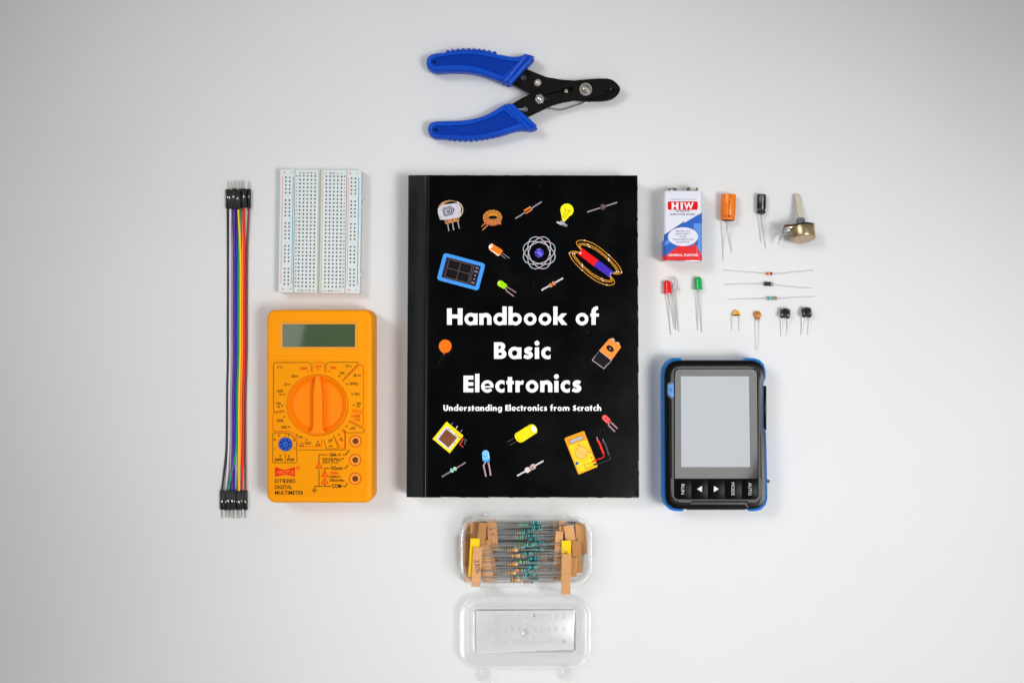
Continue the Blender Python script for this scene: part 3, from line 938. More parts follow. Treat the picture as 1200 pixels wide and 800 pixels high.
mb.build("cutting_edge", strip)
mb = MB()
c = at(686.4, 104.8, 11.5)
mb.lathe([(4.3, 0), (4.3, .6), (4.05, .9), (3.2, .9)], (c.x, c.y, 10.8), (0, 0, 1), M_ZINC, 32)
mb.build("washer", strip)
mb = MB()
mb.lathe([(2.9, 0), (2.9, .9), (2.3, 1.7), (1.6, 1.9), (1.2, 1.5), (.8, 1.2)], (c.x, c.y, 11.7), (0, 0, 1), M_BRASSY, 24)
mb.build("pivot_screw", strip)
mb = MB()
c = at(630.2, 97.2, 9)
mb.lathe([(2.6, 0), (2.6, 1.2), (2.2, 1.6), (1.5, 1.6), (1.4, .9), (.3, .7)], (c.x, c.y, 7.6), (0, 0, 1), mat("worn_rivet", (.55, .5, .46), .35, 1.0), 8)
mb.build("rivet", strip)
mb = MB()
c = at(632.4, 116.3, 12.5)
hexn = lambda r, a: [(c.x + r * cos(radians(60 * i + a)), c.y + r * sin(radians(60 * i + a))) for i in range(6)]
mb.prism(hexn(3.55, 12), [(0, 10.8), (0, 12.6), (.35, 13.1)], M_ZINC)
nut = mb.build("hex_nut", strip)
mb = MB()
mb.lathe([(2.0, 0), (2.0, .8), (1.5, 1.5), (.6, 1.8)], (c.x, c.y, 13.1), (0, 0, 1), M_ZINC, 18)
mb.build("bolt_end", nut)
mb = MB()
c = at(663.4, 107.2, 9)
mb.lathe([(1.7, 0), (1.7, 1.8), (1.2, 2.4), (.4, 2.5)], (c.x, c.y, 7.6), (0, 0, 1), M_BRASSY, 18)
mb.build("slot_screw", strip)
mb = MB()
W = lambda pl: [at(x, y, zz) for x, y, zz in pl]
mb.tube(smooth_path(W([(603.2, 127.8, 11.6), (609, 128.2, 11.9), (613.4, 128.5, 11.9), (615.6, 128.6, 10.4), (616, 128.7, 6.0), (620, 128.4, 3.9), (634, 127.6, 3.6), (645, 127.7, 3.4), (652.5, 128.8, 3.4), (657.5, 129.7, 3.4), (664, 128.2, 3.4), (674, 125, 3.6), (684, 121.2, 3.8), (690, 118.2, 3.9)]), 4), .62, M_ZINC, 8)
mb.build("spring_wire", strip)

# ------------------------------------------------------------------ breadboard
P0 = at(375.0, 271.2, 8.5)
bread = thing("breadboard", "white solderless breadboard with red and blue rail lines standing above the orange multimeter", "breadboard", (P0.x, P0.y, 0))
M_ABS = mat("white_abs", alb((206, 213, 212), .66), 0.5, bump=0.08, bscale=500, var=0.015, vscale=80)
M_HOLE = mat("hole_shadow_metal", (0.085, 0.088, 0.088), 0.7)
M_ADH = mat("tan_foam_backing", alb((205, 180, 150), .62), 0.9)
ang = radians(-0.85)
RB = Matrix.Rotation(ang, 2)


def bl(u, v):
    q = RB @ Vector((u, v))
    return (P0.x + q.x, P0.y + q.y)


def hole_plate(mb, u0, u1, v0, v1, us, vs, h, z0, z1, depth, m):
    """plate with a grid of square pockets, every pocket with its own walls"""
    U = [u0] + [x for u in sorted(us) for x in (u - h, u + h)] + [u1]
    V = [v0] + [y for v in sorted(vs) for y in (v - h, v + h)] + [v1]
    b = .14
    P = lambda u, v, zz: (*bl(u, v), zz)
    for i in range(len(U) - 1):
        for j in range(len(V) - 1):
            a0, a1, c0, c1 = U[i], U[i + 1], V[j], V[j + 1]
            if i % 2 and j % 2:
                q = [(a0, c0), (a1, c0), (a1, c1), (a0, c1)]
                for k in range(4):
                    e, f = q[k], q[(k + 1) % 4]
                    mb.add([P(*e, z1), P(*f, z1), P(*f, z1 - depth), P(*e, z1 - depth)], [[0, 3, 2, 1]], m)
            else:
                a0 += b * (i == 0); a1 -= b * (i == len(U) - 2); c0 += b * (j == 0); c1 -= b * (j == len(V) - 2)
                mb.add([P(a0, c0, z1), P(a1, c0, z1), P(a1, c1, z1), P(a0, c1, z1)], [[0, 1, 2, 3]], m)
    q = [(u0, v0), (u1, v0), (u1, v1), (u0, v1)]; qi = [(u0 + b, v0 + b), (u1 - b, v0 + b), (u1 - b, v1 - b), (u0 + b, v1 - b)]
    mb.rings([[P(*e, z0) for e in q], [P(*e, z1 - b) for e in q], [P(*e, z1) for e in qi]], m, False, False)


def blrect(u0, v0, u1, v1, r=0.6):
    return [bl(x, y) for x, y in rrect(u0, v0, u1, v1, r, 3)]


PITCH = 2.54
sq = lambda u, v, h=.66: [bl(u - h, v - h), bl(u + h, v - h), bl(u + h, v + h), bl(u - h, v + h)]
rows = [36.9 - PITCH * i for i in range(30)]
colsL = [-13.9 + PITCH * i for i in range(5)]
colsR = [3.75 + PITCH * i for i in range(5)]
mb = MB()
mb.slab(blrect(-27.2, -41.2, 27.2, 41.2), 0, 1.0, M_ADH, .3)
mb.build("foam_backing", bread)
mb = MB()
mb.plate(blrect(-27.2, -41.2, 27.2, 41.2, .5), [], 1.0, 6.6, M_ABS, .1)
mb.plate(blrect(-17.4, -41.0, 17.4, 41.0, .4), [], 6.65, 6.7, M_HOLE)
nt_ = [(27.1, 23.5), (27.1, -28.5)]
for u, v in nt_:
    mb.slab([bl(u - .2, v - 1.6), bl(u + 1.7, v - 1.0), bl(u + 1.7, v + 1.0), bl(u - .2, v + 1.6)], 1.0, 5.5, M_ABS, .3)
mb.build("base_block", bread)
for nm, u0, u1, cs in (("terminal_block", -17.2, -1.5, colsL), ("terminal_block", 1.5, 17.2, colsR)):
    mb = MB()
    hole_plate(mb, u0, u1, -41.1, 41.1, cs, rows, .53, 6.7, 8.5, 1.6, M_ABS)
    mb.build(nm, bread, sharp=25)
mb = MB()
mb.plate(blrect(-1.5, -41, 1.5, 41, .1), [], 6.6, 7.6, mat("groove_abs", alb((200, 200, 188), .66), .6))
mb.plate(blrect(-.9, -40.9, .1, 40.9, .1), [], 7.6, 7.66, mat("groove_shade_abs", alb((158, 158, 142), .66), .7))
mb.build("centre_channel", bread)
railrows = [35.7 - 6 * PITCH * g - PITCH * i for g in range(5) for i in range(5)]
for u0, u1, us_, red, blue in ((-27.2, -17.5, (-23.3, -20.76), -25.6, -18.4), (17.5, 27.2, (20.6, 23.14), 18.6, 25.5)):
    mb = MB()
    hole_plate(mb, u0, u1, -41.2, 41.2, us_, railrows, .53, 7.1, 8.5, 1.4, M_ABS)
    mb.plate(blrect(u0 + .6, -40.8, u1 - .6, 40.8, .4), [], 6.65, 7.0, M_HOLE)
    rail = mb.build("power_rail", bread, sharp=25)
    ik = Ink(8.5, .66, fn=lambda x, y, lift: Vector((*bl(x, y), 8.5 + lift)))
    ik.line([(red, 36.5), (red, -35.2)], .42, (226, 128, 134)); ik.line([(blue, 36.5), (blue, -35.4)], .5, (44, 150, 190))
    for v in (39.1, -38.9):
        for u, s, cc in ((red + 1.2, "+", (226, 110, 118)), (blue - .9, "-", (44, 150, 190))):
            ik.line([(u - .85, v), (u + .85, v)], .4, cc)
            if s == "+": ik.line([(u, v - .85), (u, v + .85)], .4, cc)
    ik.mb.build("rail_line", rail)
ik = Ink(8.5, .66, fn=lambda x, y, lift: Vector((*bl(x, -y), 8.5 + lift)))
for i, v in enumerate(rows):
    ik.text(str(i + 1), -16.0, -v + .5, 1.1, (92, 96, 96), w=.75 if i < 9 else 1.35)
    ik.text(str(i + 1), 16.0, -v + .5, 1.1, (92, 96, 96), w=.75 if i < 9 else 1.35)
for cs, s in ((colsL, "abcde"), (colsR, "fghij")):
    for u, ch in zip(cs, s):
        for v in (39.3, -39.2):
            ik.text(ch, u + .45, -v + .4, 1.5, (70, 72, 72), rot=-90)
ik.mb.build("printed_lettering", bread)


# ------------------------------------------------------------------ multimeter
MH = 26.0
meter = thing("multimeter", "bright orange digital multimeter with a round dial and blank green display", "multimeter", at(374, 476))
OR = alb((244, 147, 0), .64)
M_OR = mat("orange_case_plastic", OR, 0.4, bump=0.1, bscale=700, spec=0.12, rvar=0.06, vscale=60)
M_ORP = mat("orange_panel_plastic", alb((230, 142, 0), .64), 0.45, bump=0.1, bscale=900, spec=0.08)
m_rib = bpy.data.materials.new("orange_ribbed_plastic"); m_rib.use_nodes = True
_n = m_rib.node_tree; _b = _n.nodes["Principled BSDF"]; _b.inputs["Base Color"].default_value = (*alb((246, 146, 0), .64), 1); _b.inputs["Roughness"].default_value = .45; _b.inputs["Specular IOR Level"].default_value = .08
_t = _n.nodes.new("ShaderNodeTexCoord"); _w = _n.nodes.new("ShaderNodeTexWave"); _w.bands_direction = 'Y'; _w.inputs["Scale"].default_value = 250
_n.links.new(_t.outputs["Object"], _w.inputs["Vector"]); _bp = _n.nodes.new("ShaderNodeBump"); _bp.inputs["Strength"].default_value = .45; _bp.inputs["Distance"].default_value = .0002
_n.links.new(_w.outputs["Color"], _bp.inputs["Height"]); _n.links.new(_bp.outputs["Normal"], _b.inputs["Normal"])
a, c = at(312.2, 362.8, MH), at(436.6, 589.2, MH)
mx0, my1, mx1, my0 = a.x, a.y, c.x, c.y
base_ol = rrect(mx0 - .3, my0 - .3, mx1 + .6, my1 + .3, 6)
mb = MB()
mb.prism(base_ol, [(1.5, 0), (.4, .6), (0, 2), (0, 12.4), (.35, 12.9)], M_OR)
mb.build("rear_case", meter)
mb = MB()
mb.prism(base_ol, [(.35, 12.9), (.05, 13.3), (.15, 18)] + [(.2 + 2.9 * (1 - cos(pi / 2 * i / 7)), 21.9 + 3.6 * sin(pi / 2 * i / 7)) for i in range(8)], M_OR, True, False)
dc = at(371.8, 474.5, 26)
k_ = PXMM * (CAM_H - 26) / CAM_H
mb.plate(inset(ccw(base_ol), 3.1), [circ(dc, 36.0 * k_, 64)], 25.1, 25.5, M_OR)
mb.build("front_case", meter)
Q = lambda x0, y0, x1, y1, z, r=1.5, n=4: [tuple(v) for v in rrect(at(x0, y0, z).x, at(x0, y0, z).y, at(x1, y1, z).x, at(x1, y1, z).y, r, n)]
mb = MB()
mb.plate(Q(317.4, 369.4, 429, 417.2, MH, 1.6), [Q(327.4, 376.6, 419, 409.2, MH, .6)], 25.4, 26.0, m_rib, .15)
mb.build("display_surround", meter)
mb = MB()
M_AMB = mat("amber_display_frame", alb((222, 140, 10), .64), .5)
fo, fi = Q(327.4, 376.6, 419, 409.2, MH, .6, 2), Q(331.1, 379.8, 416.2, 406.4, 25.2, .25, 2)
mb.rings([[(x, y, 26.0) for x, y in fo], [(x, y, 25.62) for x, y in fi]], M_AMB, False, False)
mb.build("display_frame", meter)
mb = MB()
M_LCD = mat("lcd_glass", alb((70, 86, 60), .64), 0.035, spec=.5, ior=2.0)
mb.plate(Q(330.8, 379.5, 416.5, 406.7, 25.2, .2, 2), [], 25.42, 25.58, M_LCD)
mb.build("display", meter)
mb = MB()
mb.plate(Q(317.2, 420.6, 429.4, 582.4, 25.8, 1.4), [circ(dc, 36.1 * k_, 64)], 25.4, 25.75, M_ORP)
mb.build("control_panel", meter)
PZ = 25.75
# dial: a dished wheel with a tapered grip across it
M_DIAL = mat("orange_dial_plastic", alb((242, 128, 0), .64), 0.36, spec=.16, bump=.08, bscale=700)
mb = MB()
mb.lathe([(35.7 * k_, -6), (35.7 * k_, .7), (35.3 * k_, 1.1), (34.7 * k_, 1.2), (34.0 * k_, .9), (29.2 * k_, -3.6), (28.4 * k_, -4.0), (27.5 * k_, -4.1), (1, -4.1)], (dc.x, dc.y, PZ), (0, 0, 1), M_DIAL, 72)
dial = mb.build("dial", meter)
mb = MB()
gp = [(371.8, 439.6), (374.2, 440.4), (375.6, 444), (376.6, 452), (377.6, 460), (377.9, 480), (377.9, 497), (379.5, 503.5), (383.5, 508.2), (371.8, 510.2), (360.5, 508.2), (364.8, 503.5), (366.4, 497), (366.5, 480), (366.7, 460), (368.0, 450), (368.8, 442.2), (369.8, 440.2)]
go = [tuple(v[:2]) for v in pts_at([tuple(p) for p in smooth_path(gp, 3, True)], 28)]
mb.prism(go, [(0, PZ - 4.2), (.06, PZ + .6), (.14, PZ + 1.3), (.4, PZ + 1.7), (.72, PZ + 1.8)], M_DIAL)
mb.build("dial_grip", dial, sharp=50)
M_SOCK = mat("socket_rim_plastic", alb((246, 140, 6), .64), .45)
M_SHOLE = mat("socket_hole", alb((92, 36, 10), .64), .6)
for px, py in ((416.6, 516.6), (416.3, 538.6), (416.2, 560.6)):
    c = at(px, py, PZ + .3); mb = MB()
    mb.lathe([(7.2 * k_, 0), (7.2 * k_, .3), (6.9 * k_, .5), (3.7 * k_, .5), (3.3 * k_, .1)], (c.x, c.y, PZ), (0, 0, 1), M_SOCK, 32, True, False)
    s = mb.build("socket", meter)
    mb = MB()
    mb.lathe([(3.35 * k_, .06), (3.35 * k_, .1), (.1, .1)], (c.x, c.y, PZ), (0, 0, 1), M_SHOLE, 24)
    mb.build("socket_hole", s)
    mb = MB()
    mb.lathe([(2.4 * k_, 0), (2.4 * k_, .2), (2.0 * k_, .2), (1.9 * k_, .12)], (c.x + .55, c.y, PZ + .06), (0, 0, 1), mat("dark_contact", alb((110, 62, 34), .64), .3, .4), 20)
    mb.build("contact_ring", s)
    ik = Ink(PZ + .5, .64); ik.ring(px, py, 6.6, 6.6, .95, (186, 74, 8), n=40); ik.mb.build("printed_ring", s)
c = at(334.4, 520.3, PZ + .6); mb = MB()
M_TBL = mat("blue_socket_plastic", alb((16, 74, 178), .64), .45)
mb.lathe([(8.1 * k_, 0), (8.1 * k_, .6), (7.6 * k_, 1.0), (.2, 1.0)], (c.x, c.y, PZ), (0, 0, 1), M_TBL, 40)
ts = mb.build("transistor_socket", meter)
ik = Ink(PZ + 1.0, .64)
for k in range(8):
    a = radians(22.5 + 45 * k); ik.k = 1
    ik.line([(334.4 + 3.4 * cos(a), 520.3 + 3.4 * sin(a)), (334.4 + 6.6 * cos(a), 520.3 + 6.6 * sin(a))], 1.5, (12, 22, 50))
ik.mb.build("pin_slot", ts)

ik = Ink(PZ, .64, rough=.5)
BK, RD = (40, 26, 6), (216, 24, 0)
z = ik.zoom(310, 415, 8.571)
def rc(pl): return pl
z.line([(195, 565), (92, 580), (90, 110), (98, 86), (120, 82), (440, 82), (462, 92), (468, 118), (468, 180)], 6, BK)
z.line([(484, 178), (486, 105), (500, 84), (522, 80), (565, 80), (590, 86), (602, 105), (604, 178)], 6, RD)
z.line([(616, 178), (618, 105), (628, 88), (650, 80), (930, 80), (942, 90), (938, 102), (776, 265)], 6, BK)
z.line([(788, 272), (945, 112), (968, 104), (988, 115), (992, 135), (992, 572), (876, 556)], 6, RD)
z.line([(876, 574), (985, 590), (992, 606), (990, 715), (975, 724), (846, 660)], 6, RD)
z.line([(842, 674), (985, 742), (1000, 760), (1004, 778), (985, 786), (828, 786), (800, 765), (785, 750)], 5, BK)
z.line([(200, 575), (95, 596), (84, 615), (84, 740), (88, 766), (100, 772), (235, 772), (275, 780), (318, 820), (332, 870), (336, 915), (350, 926), (570, 924), (576, 915), (574, 858)], 6, RD)
z = ik.zoom(310, 415, 8.571)
z.text("V", 138, 140, 26, BK, w=26); z.line([(156, 124), (186, 124)], 4, BK); z.line([(156, 136), (186, 136)], 4, BK)
z.text("1000V", 398, 156, 30, RD, w=82, bold=.03); z.text("OFF", 540, 135, 28, RD, w=62, bold=.03); z.text("700V", 692, 150, 30, RD, w=66, bold=.03)
z.text("V", 826, 135, 34, BK, w=30, bold=.02); z.line(smooth_path([(846, 126), (856, 114), (868, 126), (880, 116)], 4), 6, BK)
z.text("A", 908, 226, 34, BK, w=32, bold=.03); z.line([(932, 206), (968, 206)], 4, BK); z.line([(932, 218), (968, 218)], 4, BK)
for s, x, y, w in (("200", 290, 233, 44), ("20", 214, 316, 34), ("2000", 154, 382, 62), ("m", 160, 412, 26), ("200", 138, 506, 46), ("m", 142, 536, 26), ("2000k", 158, 676, 74), ("200k", 196, 744, 62),
                   ("200", 780, 202, 46), ("2000µ", 896, 306, 86), ("20m", 928, 410, 54), ("200", 944, 508, 44), ("m", 940, 534, 28), ("hFE", 886, 756, 50)):
    z.text(s, x, y, 28, BK, w=w)
z.text("10A", 930, 634, 34, RD, w=62, bold=.03); z.text("FUSE", 930, 668, 24, RD, w=58, bold=.02)
for x, y, cc in ((330, 222, BK), (250, 302, BK), (196, 404, BK), (178, 515, BK), (196, 626, BK), (246, 728, BK), (430, 172, RD), (540, 154, RD), (652, 170, RD), (752, 220, BK), (828, 300, BK), (880, 398, BK), (896, 510, BK), (880, 622, RD), (826, 722, BK)):
    z.ell(x, y, 8, 8, cc, n=10)
z = ik.zoom(300, 475, 6.667)
z.line([(336, 346), (700, 346), (700, 210), (680, 188)], 4, BK); z.line([(610, 236), (660, 336), (692, 336), (692, 214), (668, 190)], 5, RD)
z.line([(530, 264), (548, 336), (636, 336), (640, 318), (602, 234)], 4, BK)
z.text("Ω", 358, 318, 30, BK, w=28); z.text("20k", 348, 256, 22, BK, w=38); z.text("2000", 406, 304, 24, BK, w=54); z.text("200", 482, 316, 24, BK, w=38)
z.text("h", 574, 286, 24, BK, w=14); z.text("1.5V", 586, 286, 20, BK, w=24)
z.poly([(574, 308), (588, 316), (574, 324)], BK); z.line([(568, 316), (602, 316)], 3, BK); z.line([(590, 308), (590, 325)], 3, BK)
z.line([(648, 270), (656, 270), (656, 252), (666, 252), (666, 276), (676, 276), (676, 256)], 4, BK)
for x, y in ((318, 228), (396, 266), (484, 280), (648, 224), (588, 264)): z.ell(x, y, 6, 6, BK, n=10)
z.line([(318, 285), (320, 440), (312, 446), (138, 446), (131, 438), (131, 222), (138, 212), (232, 212), (270, 222), (302, 250), (316, 278)], 4, BK)
z.line([(230, 212), (230, 238)], 4, BK); z.line([(228, 372), (228, 442)], 4, BK)
for s, x, y in (("E", 181, 243), ("E", 255, 241), ("B", 149, 273), ("B", 300, 278), ("C", 149, 345), ("C", 302, 343), ("E", 192, 402), ("E", 259, 402)): z.text(s, x, y, 18, BK, w=13)
z.text("NPN", 178, 434, 24, BK, w=58, bold=.02); z.text("PNP", 272, 434, 24, BK, w=58, bold=.02)
z.poly([(148, 480), (190, 492), (208, 498), (246, 498), (262, 492), (304, 480), (304, 553), (270, 546), (246, 542), (208, 542), (190, 546), (148, 553)], (212, 22, 6))
z.text("HAOYUE", 230, 536, 34, (242, 130, 10), w=132, bold=.01); z.ring(328, 486, 12, 12, 4, RD, n=16); z.text("R", 328, 493, 12, RD)
z.text("DT830D", 228, 602, 30, BK, w=160, bold=.015); z.text("DIGITAL", 215, 650, 30, BK, w=134, bold=.015); z.text("MULTIMETER", 260, 694, 30, BK, w=222, bold=.015)
z.line([(558, 384), (492, 384), (492, 445)], 5, BK); z.line([(492, 495), (492, 630)], 5, BK); z.line([(680, 384), (702, 384), (730, 343)], 6, BK)
z.line([(572, 489), (537, 489), (537, 506)], 5, BK); z.line([(537, 612), (537, 630)], 5, BK); z.line([(680, 489), (700, 489), (718, 464)], 6, BK)
z.line([(588, 630), (456, 630), (456, 655)], 5, BK); z.line([(676, 630), (698, 630), (716, 604)], 6, BK)
for i, w in enumerate((44, 28, 12)): z.line([(456 - w / 2, 658 + i * 11), (456 + w / 2, 658 + i * 11)], 5, BK)
z.text("10A", 603, 396, 26, BK, w=54, bold=.02); z.line([(636, 380), (662, 380)], 4, BK); z.line([(636, 390), (662, 390)], 4, BK)
z.text("UNFUSED MAX 10A", 604, 421, 13, BK, w=170); z.text("FOR 10 SEC MAX", 594, 436, 13, BK, w=144); z.text("EACH 15 min", 580, 452, 13, BK, w=118)
z.text("VΩmA", 628, 502, 28, BK, w=94, bold=.015); z.text("750V~", 616, 538, 22, RD, w=76, bold=.02); z.text("1000V⎓", 620, 565, 20, BK, w=92); z.text("200mA Max", 634, 592, 20, BK, w=116); z.text("COM", 630, 642, 30, BK, w=72, bold=.02)
for x, y in ((492, 468), (537, 532), (537, 588)):
    z.line([(x, y - 24), (x + 25, y + 21), (x - 25, y + 21)], 6, RD, closed=True); z.line([(x, y - 6), (x - 3, y + 8), (x + 3, y + 6), (x, y + 15)], 4, RD)
ik.mb.build("printed_scale", meter)

# ------------------------------------------------------------------ jumper wires
M_DUP = mat("black_connector_plastic", (0.009, 0.009, 0.01), 0.42, spec=.4)
M_PIN = mat("plated_pin", (.62, .58, .52), .3, 1.0)
JW = [  # name, colour, top (x, layer), bottom (x, layer), x at y 320, x at y 500
    ("black", (26, 26, 28), (267.0, 0), (260.3, 0), 267.2, 266.0),
    ("white", (214, 204, 216), (269.9, 1), (264.9, 0), 269.6, 268.3),
    ("grey", (150, 148, 152), (271.8, 0), (269.5, 0), 272.0, 270.6),
    ("purple", (88, 34, 150), (274.5, 1), (271.9, 1), 274.5, 273.0),
    ("blue", (18, 44, 156), (276.6, 0), (274.1, 0), 276.9, 275.3),
    ("green", (10, 140, 96), (281.2, 0), (267.3, 1), 279.4, 277.7),
    ("yellow", (244, 196, 10), (279.3, 1), (280.2, 1), 281.9, 280.0),
    ("orange", (246, 128, 24), (285.0, 0), (278.7, 0), 284.3, 282.4),
    ("red", (220, 26, 30), (286.4, 1), (283.3, 0), 286.9, 285.0),
    ("brown", (110, 66, 62), (291.8, 0), (287.9, 0), 289.4, 287.6),
]
random.seed(11)
for i, (nm, rgb, tp, bt, xm, xb) in enumerate(JW):
    dy = random.uniform(-1.2, 1.2); dy2 = random.uniform(-.8, .8)
    P_ = at((tp[0] + bt[0]) / 2, 410)
    w = thing("jumper_wire", "%s jumper wire with black plugs, %s" % (nm, "leftmost of the ten" if i == 0 else "rightmost of the ten" if i == 9 else "between the %s and %s ones" % (JW[i - 1][0], JW[i + 1][0])),
              "jumper wire", P_, "jumper wires lying side by side left of the multimeter")
    zt = 1.3 + 2.62 * tp[1]; zb = 1.3 + 2.62 * bt[1]
    ytop, ybot = 244.6 + dy, 574.2 + dy2
    path = [at(tp[0], ytop - 8, zt), at(tp[0], ytop, zt), at(tp[0] + (xm - tp[0]) * .25, ytop + 14, zt * .8 + .3), at(xm + (tp[0] - xm) * .15, 290, .9 + .35 * tp[1]), at(xm, 320, .75), at(xm - .15, 380, .72), at(xm * .5 + xb * .5 + .5, 420, .72), at(xb + .3, 460, .72), at(xb, 500, .72),
            at(xb + (bt[0] - xb) * .12, 528, .8 + .3 * bt[1]), at(xb + (bt[0] - xb) * .62, 556, zb * .7 + .2), at(bt[0], ybot, zb), at(bt[0], ybot + 8, zb)]
    mb = MB()
    mb.tube(smooth_path(path, 6), .70, mat("wire_pvc_" + nm, alb(rgb, .64), .38, spec=.4), 10)
    mb.build("cable", w)
    for x, y0, s, zz in ((tp[0], ytop, -1, zt), (bt[0], ybot, 1, zb)):
        c = at(x, y0 + s * 11.2, zz); mb = MB()
        mb.box(c, (2.5, 12.8, 2.5), M_DUP, bev=.22)
        h = mb.build("connector", w)
        mb = MB()
        g = at(x, y0 + s * 13.0, zz)
        mb.box((g.x + random.uniform(-.25, .25), g.y, zz + 1.26), (.85, 1.5, .1), M_PIN, bev=.03)
        mb.build("contact_tab", h)
        mb = MB()
        e = at(x, y0 + s * 22.2, zz); f = at(x + random.uniform(-.3, .3), y0 + s * (31.6 + random.uniform(-.8, .8)), zz)
        mb.tube([e - Vector((0, -s * -1.0, 0)), e, f, f + (f - e).normalized() * .5], .32, M_PIN, 6, radii=[.32, .32, .32, .12])
        mb.build("pin", w)

# ------------------------------------------------------------------ battery
TB = .76
batt = thing("battery", "rectangular nine volt battery in white, red and blue wrapper with two terminals", "battery", at(800, 264))
bx0, bx1 = at(778.3, 264, 17.5).x, at(823.1, 264, 17.5).x
by1, by0 = at(800, 223.6, 17.5).y, at(800, 305.2, 17.5).y
W_, R_, B_ = (mat("wrapper_white", alb((226, 226, 238), TB), .3, spec=.5), mat("wrapper_red", alb((226, 20, 24), TB), .3, spec=.5), mat("wrapper_blue", alb((18, 92, 190), TB), .3, spec=.5))
B2_ = mat("wrapper_light_blue", alb((86, 142, 220), TB), .3, spec=.5); B3_ = mat("wrapper_dark_blue", alb((24, 60, 130), TB), .3, spec=.5)


def bcol(X, Y):
    """wrapper print at zoom coordinates (7.275 px per photo px from 760, 210)"""
    yl = lambda x0, y0, x1, y1: y0 + (y1 - y0) * (X - x0) / (x1 - x0)
    if X < 135:
        return W_ if Y < 520 else (B_ if Y < 640 else R_)
    red_top = yl(140, 655, 250, 572) if X < 262 else (570 if X < 385 else yl(395, 545, 450, 640))
    if Y > red_top: return R_
    top = yl(140, 470, 305, 358) if X < 305 else yl(322, 362, 455, 284)
    if Y < top: return W_
    if X > 385 and 375 < Y and Y < yl(385, 470, 455, 440): return B2_
    if Y < top + 9 and X < 312: return B3_
    if Y > top + 62 and Y < top + 100 and X < 330: return B2_
    if X > 420 and Y > 440: return B2_
    return B_


hw, hz, rr = (bx1 - bx0) / 2, 8.75, 2.1
prof = [(x, y) for x, y in rrect(-hw, -hz, hw, hz, rr, 6)]
pd = []
for i in range(len(prof)):
    a, c = Vector(prof[i]), Vector(prof[(i + 1) % len(prof)])
    n = max(1, int((c - a).length / .3))
    if a.y < -hz + 1 and c.y < -hz + 1: n = 1
    for k in range(n): pd.append(a.lerp(c, k / n))
ny = 150
mb = MB(); cxm = (bx0 + bx1) / 2
rowsv = []
for j in range(ny + 1):
    y = by0 + (by1 - by0) * j / ny
    e = 0
    if j == 0 or j == ny: e = .35
    rowsv.append([(cxm + p.x * (1 - e / hw), y, hz + p.y * (1 - e / hz)) for p in pd])
n = len(pd)
vs = [v for r in rowsv for v in r]
base_i = len(mb.v); mb.v += vs
for j in range(ny):
    for i in range(n):
        a, b2 = j * n + i, j * n + (i + 1) % n
        mb.f.append([a, b2, b2 + n, a + n])
        q = [vs[a], vs[b2], vs[a + n]]
        cx_, cy_, cz_ = [(vs[a][t_] + vs[b2 + n][t_]) / 2 for t_ in range(3)]
        s_ = PXMM * (CAM_H - 17.5) / CAM_H
        X = ((600 + cx_ / s_) - 760) * 7.275; Y = ((400 - cy_ / s_) - 210) * 7.275
        if cz_ < 15.4 and cx_ < cxm: X = 134
        mb.mi.append(mb.slot(bcol(X, Y)))
mb.build("casing", batt, sharp=60)
mb = MB()
M_TIN = mat("tinplate", (.7, .7, .7), .3, 1.0)
ip = [(cxm + x, hz + y_) for x, y_ in rrect(-hw + .4, -hz + .4, hw - .4, hz - .4, 1.8, 4)]
for y, d in ((by0, -1), (by1, 1)):
    mb = MB()
    mb.rings([[(x, y, zz) for x, zz in ip], [(x, y - d * .5, zz) for x, zz in inset(ip, .4)]], W_ if d < 0 else M_DARK, False, False)
    mb.add([(x, y - d * .5, zz) for x, zz in inset(ip, .4)], [list(range(len(ip)))], R_ if d < 0 else M_DARK)
    mb.build("end_plate", batt)
M_TERM = mat("dull_terminal_metal", (.30, .28, .24), .42, 1.0)
c = at(788.3, 221.5, 9)
mb = MB(); mb.lathe([(2.9, 0), (2.9, 2.4), (2.6, 3.0), (1.9, 3.0), (1.8, 1.5), (.2, 1.5)], (c.x, by1 - .4, 8.75), (0, 1, 0), M_TERM, 20); mb.build("terminal", batt)
c = at(811.4, 221.5, 9)
mb = MB(); mb.lathe([(4.1, 0), (4.1, .8), (3.7, 1.2), (4.0, 3.2), (3.4, 3.2), (3.0, 1.4), (.2, 1.4)], (c.x, by1 - .4, 8.75), (0, 1, 0), M_TERM, 6); mb.build("terminal", batt)
ik = Ink(17.5, TB, rough=.3)
z = ik.zoom(760, 210, 7.275)
z.text("7V SUPER QUALITY ON CARBON ZINC", 290, 177, 9, (110, 112, 130), w=220)
z.poly(rrect(163, 190, 420, 262, 14), (222, 18, 22)); z.text("H", 226, 253, 54, (240, 238, 244), w=58, bold=.06); z.text("I", 283, 253, 54, (240, 238, 244), w=19, bold=.06); z.text("W", 343, 253, 54, (240, 238, 244), w=84, bold=.04)
z.text("HI-WATTS", 290, 281, 17, (60, 62, 84), w=116, bold=.02); z.text("SUPER POWER BATTERY", 292, 307, 15, (70, 72, 92), w=212, bold=.02)
z.ell(294, 490, 128, 80, (226, 226, 238), n=40)
for s, y, w in (("B6F22 9V", 450, 120), ("BATTERY", 474, 120), ("FOR", 498, 54), ("TRANSISTOR", 521, 180), ("RADIOS", 543, 108)): z.text(s, 294, y, 16, (96, 104, 130), w=w, bold=.01)
z.text("GENERAL PURPOSE", 295, 656, 20, (242, 220, 226), w=256, bold=.03)
for k in range(7): z.ell(416 - k * 1.5, 568 + k * 12, 2.4, 3.4, (240, 190, 200), n=8)
ik.mb.build("wrapper_lettering", batt)
mb = MB()
a = at(781.5, 305, 17.4); c = at(820, 305, 17.4)
mb.box(((a.x + c.x) / 2, by0 - .1, 16.6), (c.x - a.x, .7, 1.0), M_TIN, bev=.15)
mb.build("crimped_rim", batt)


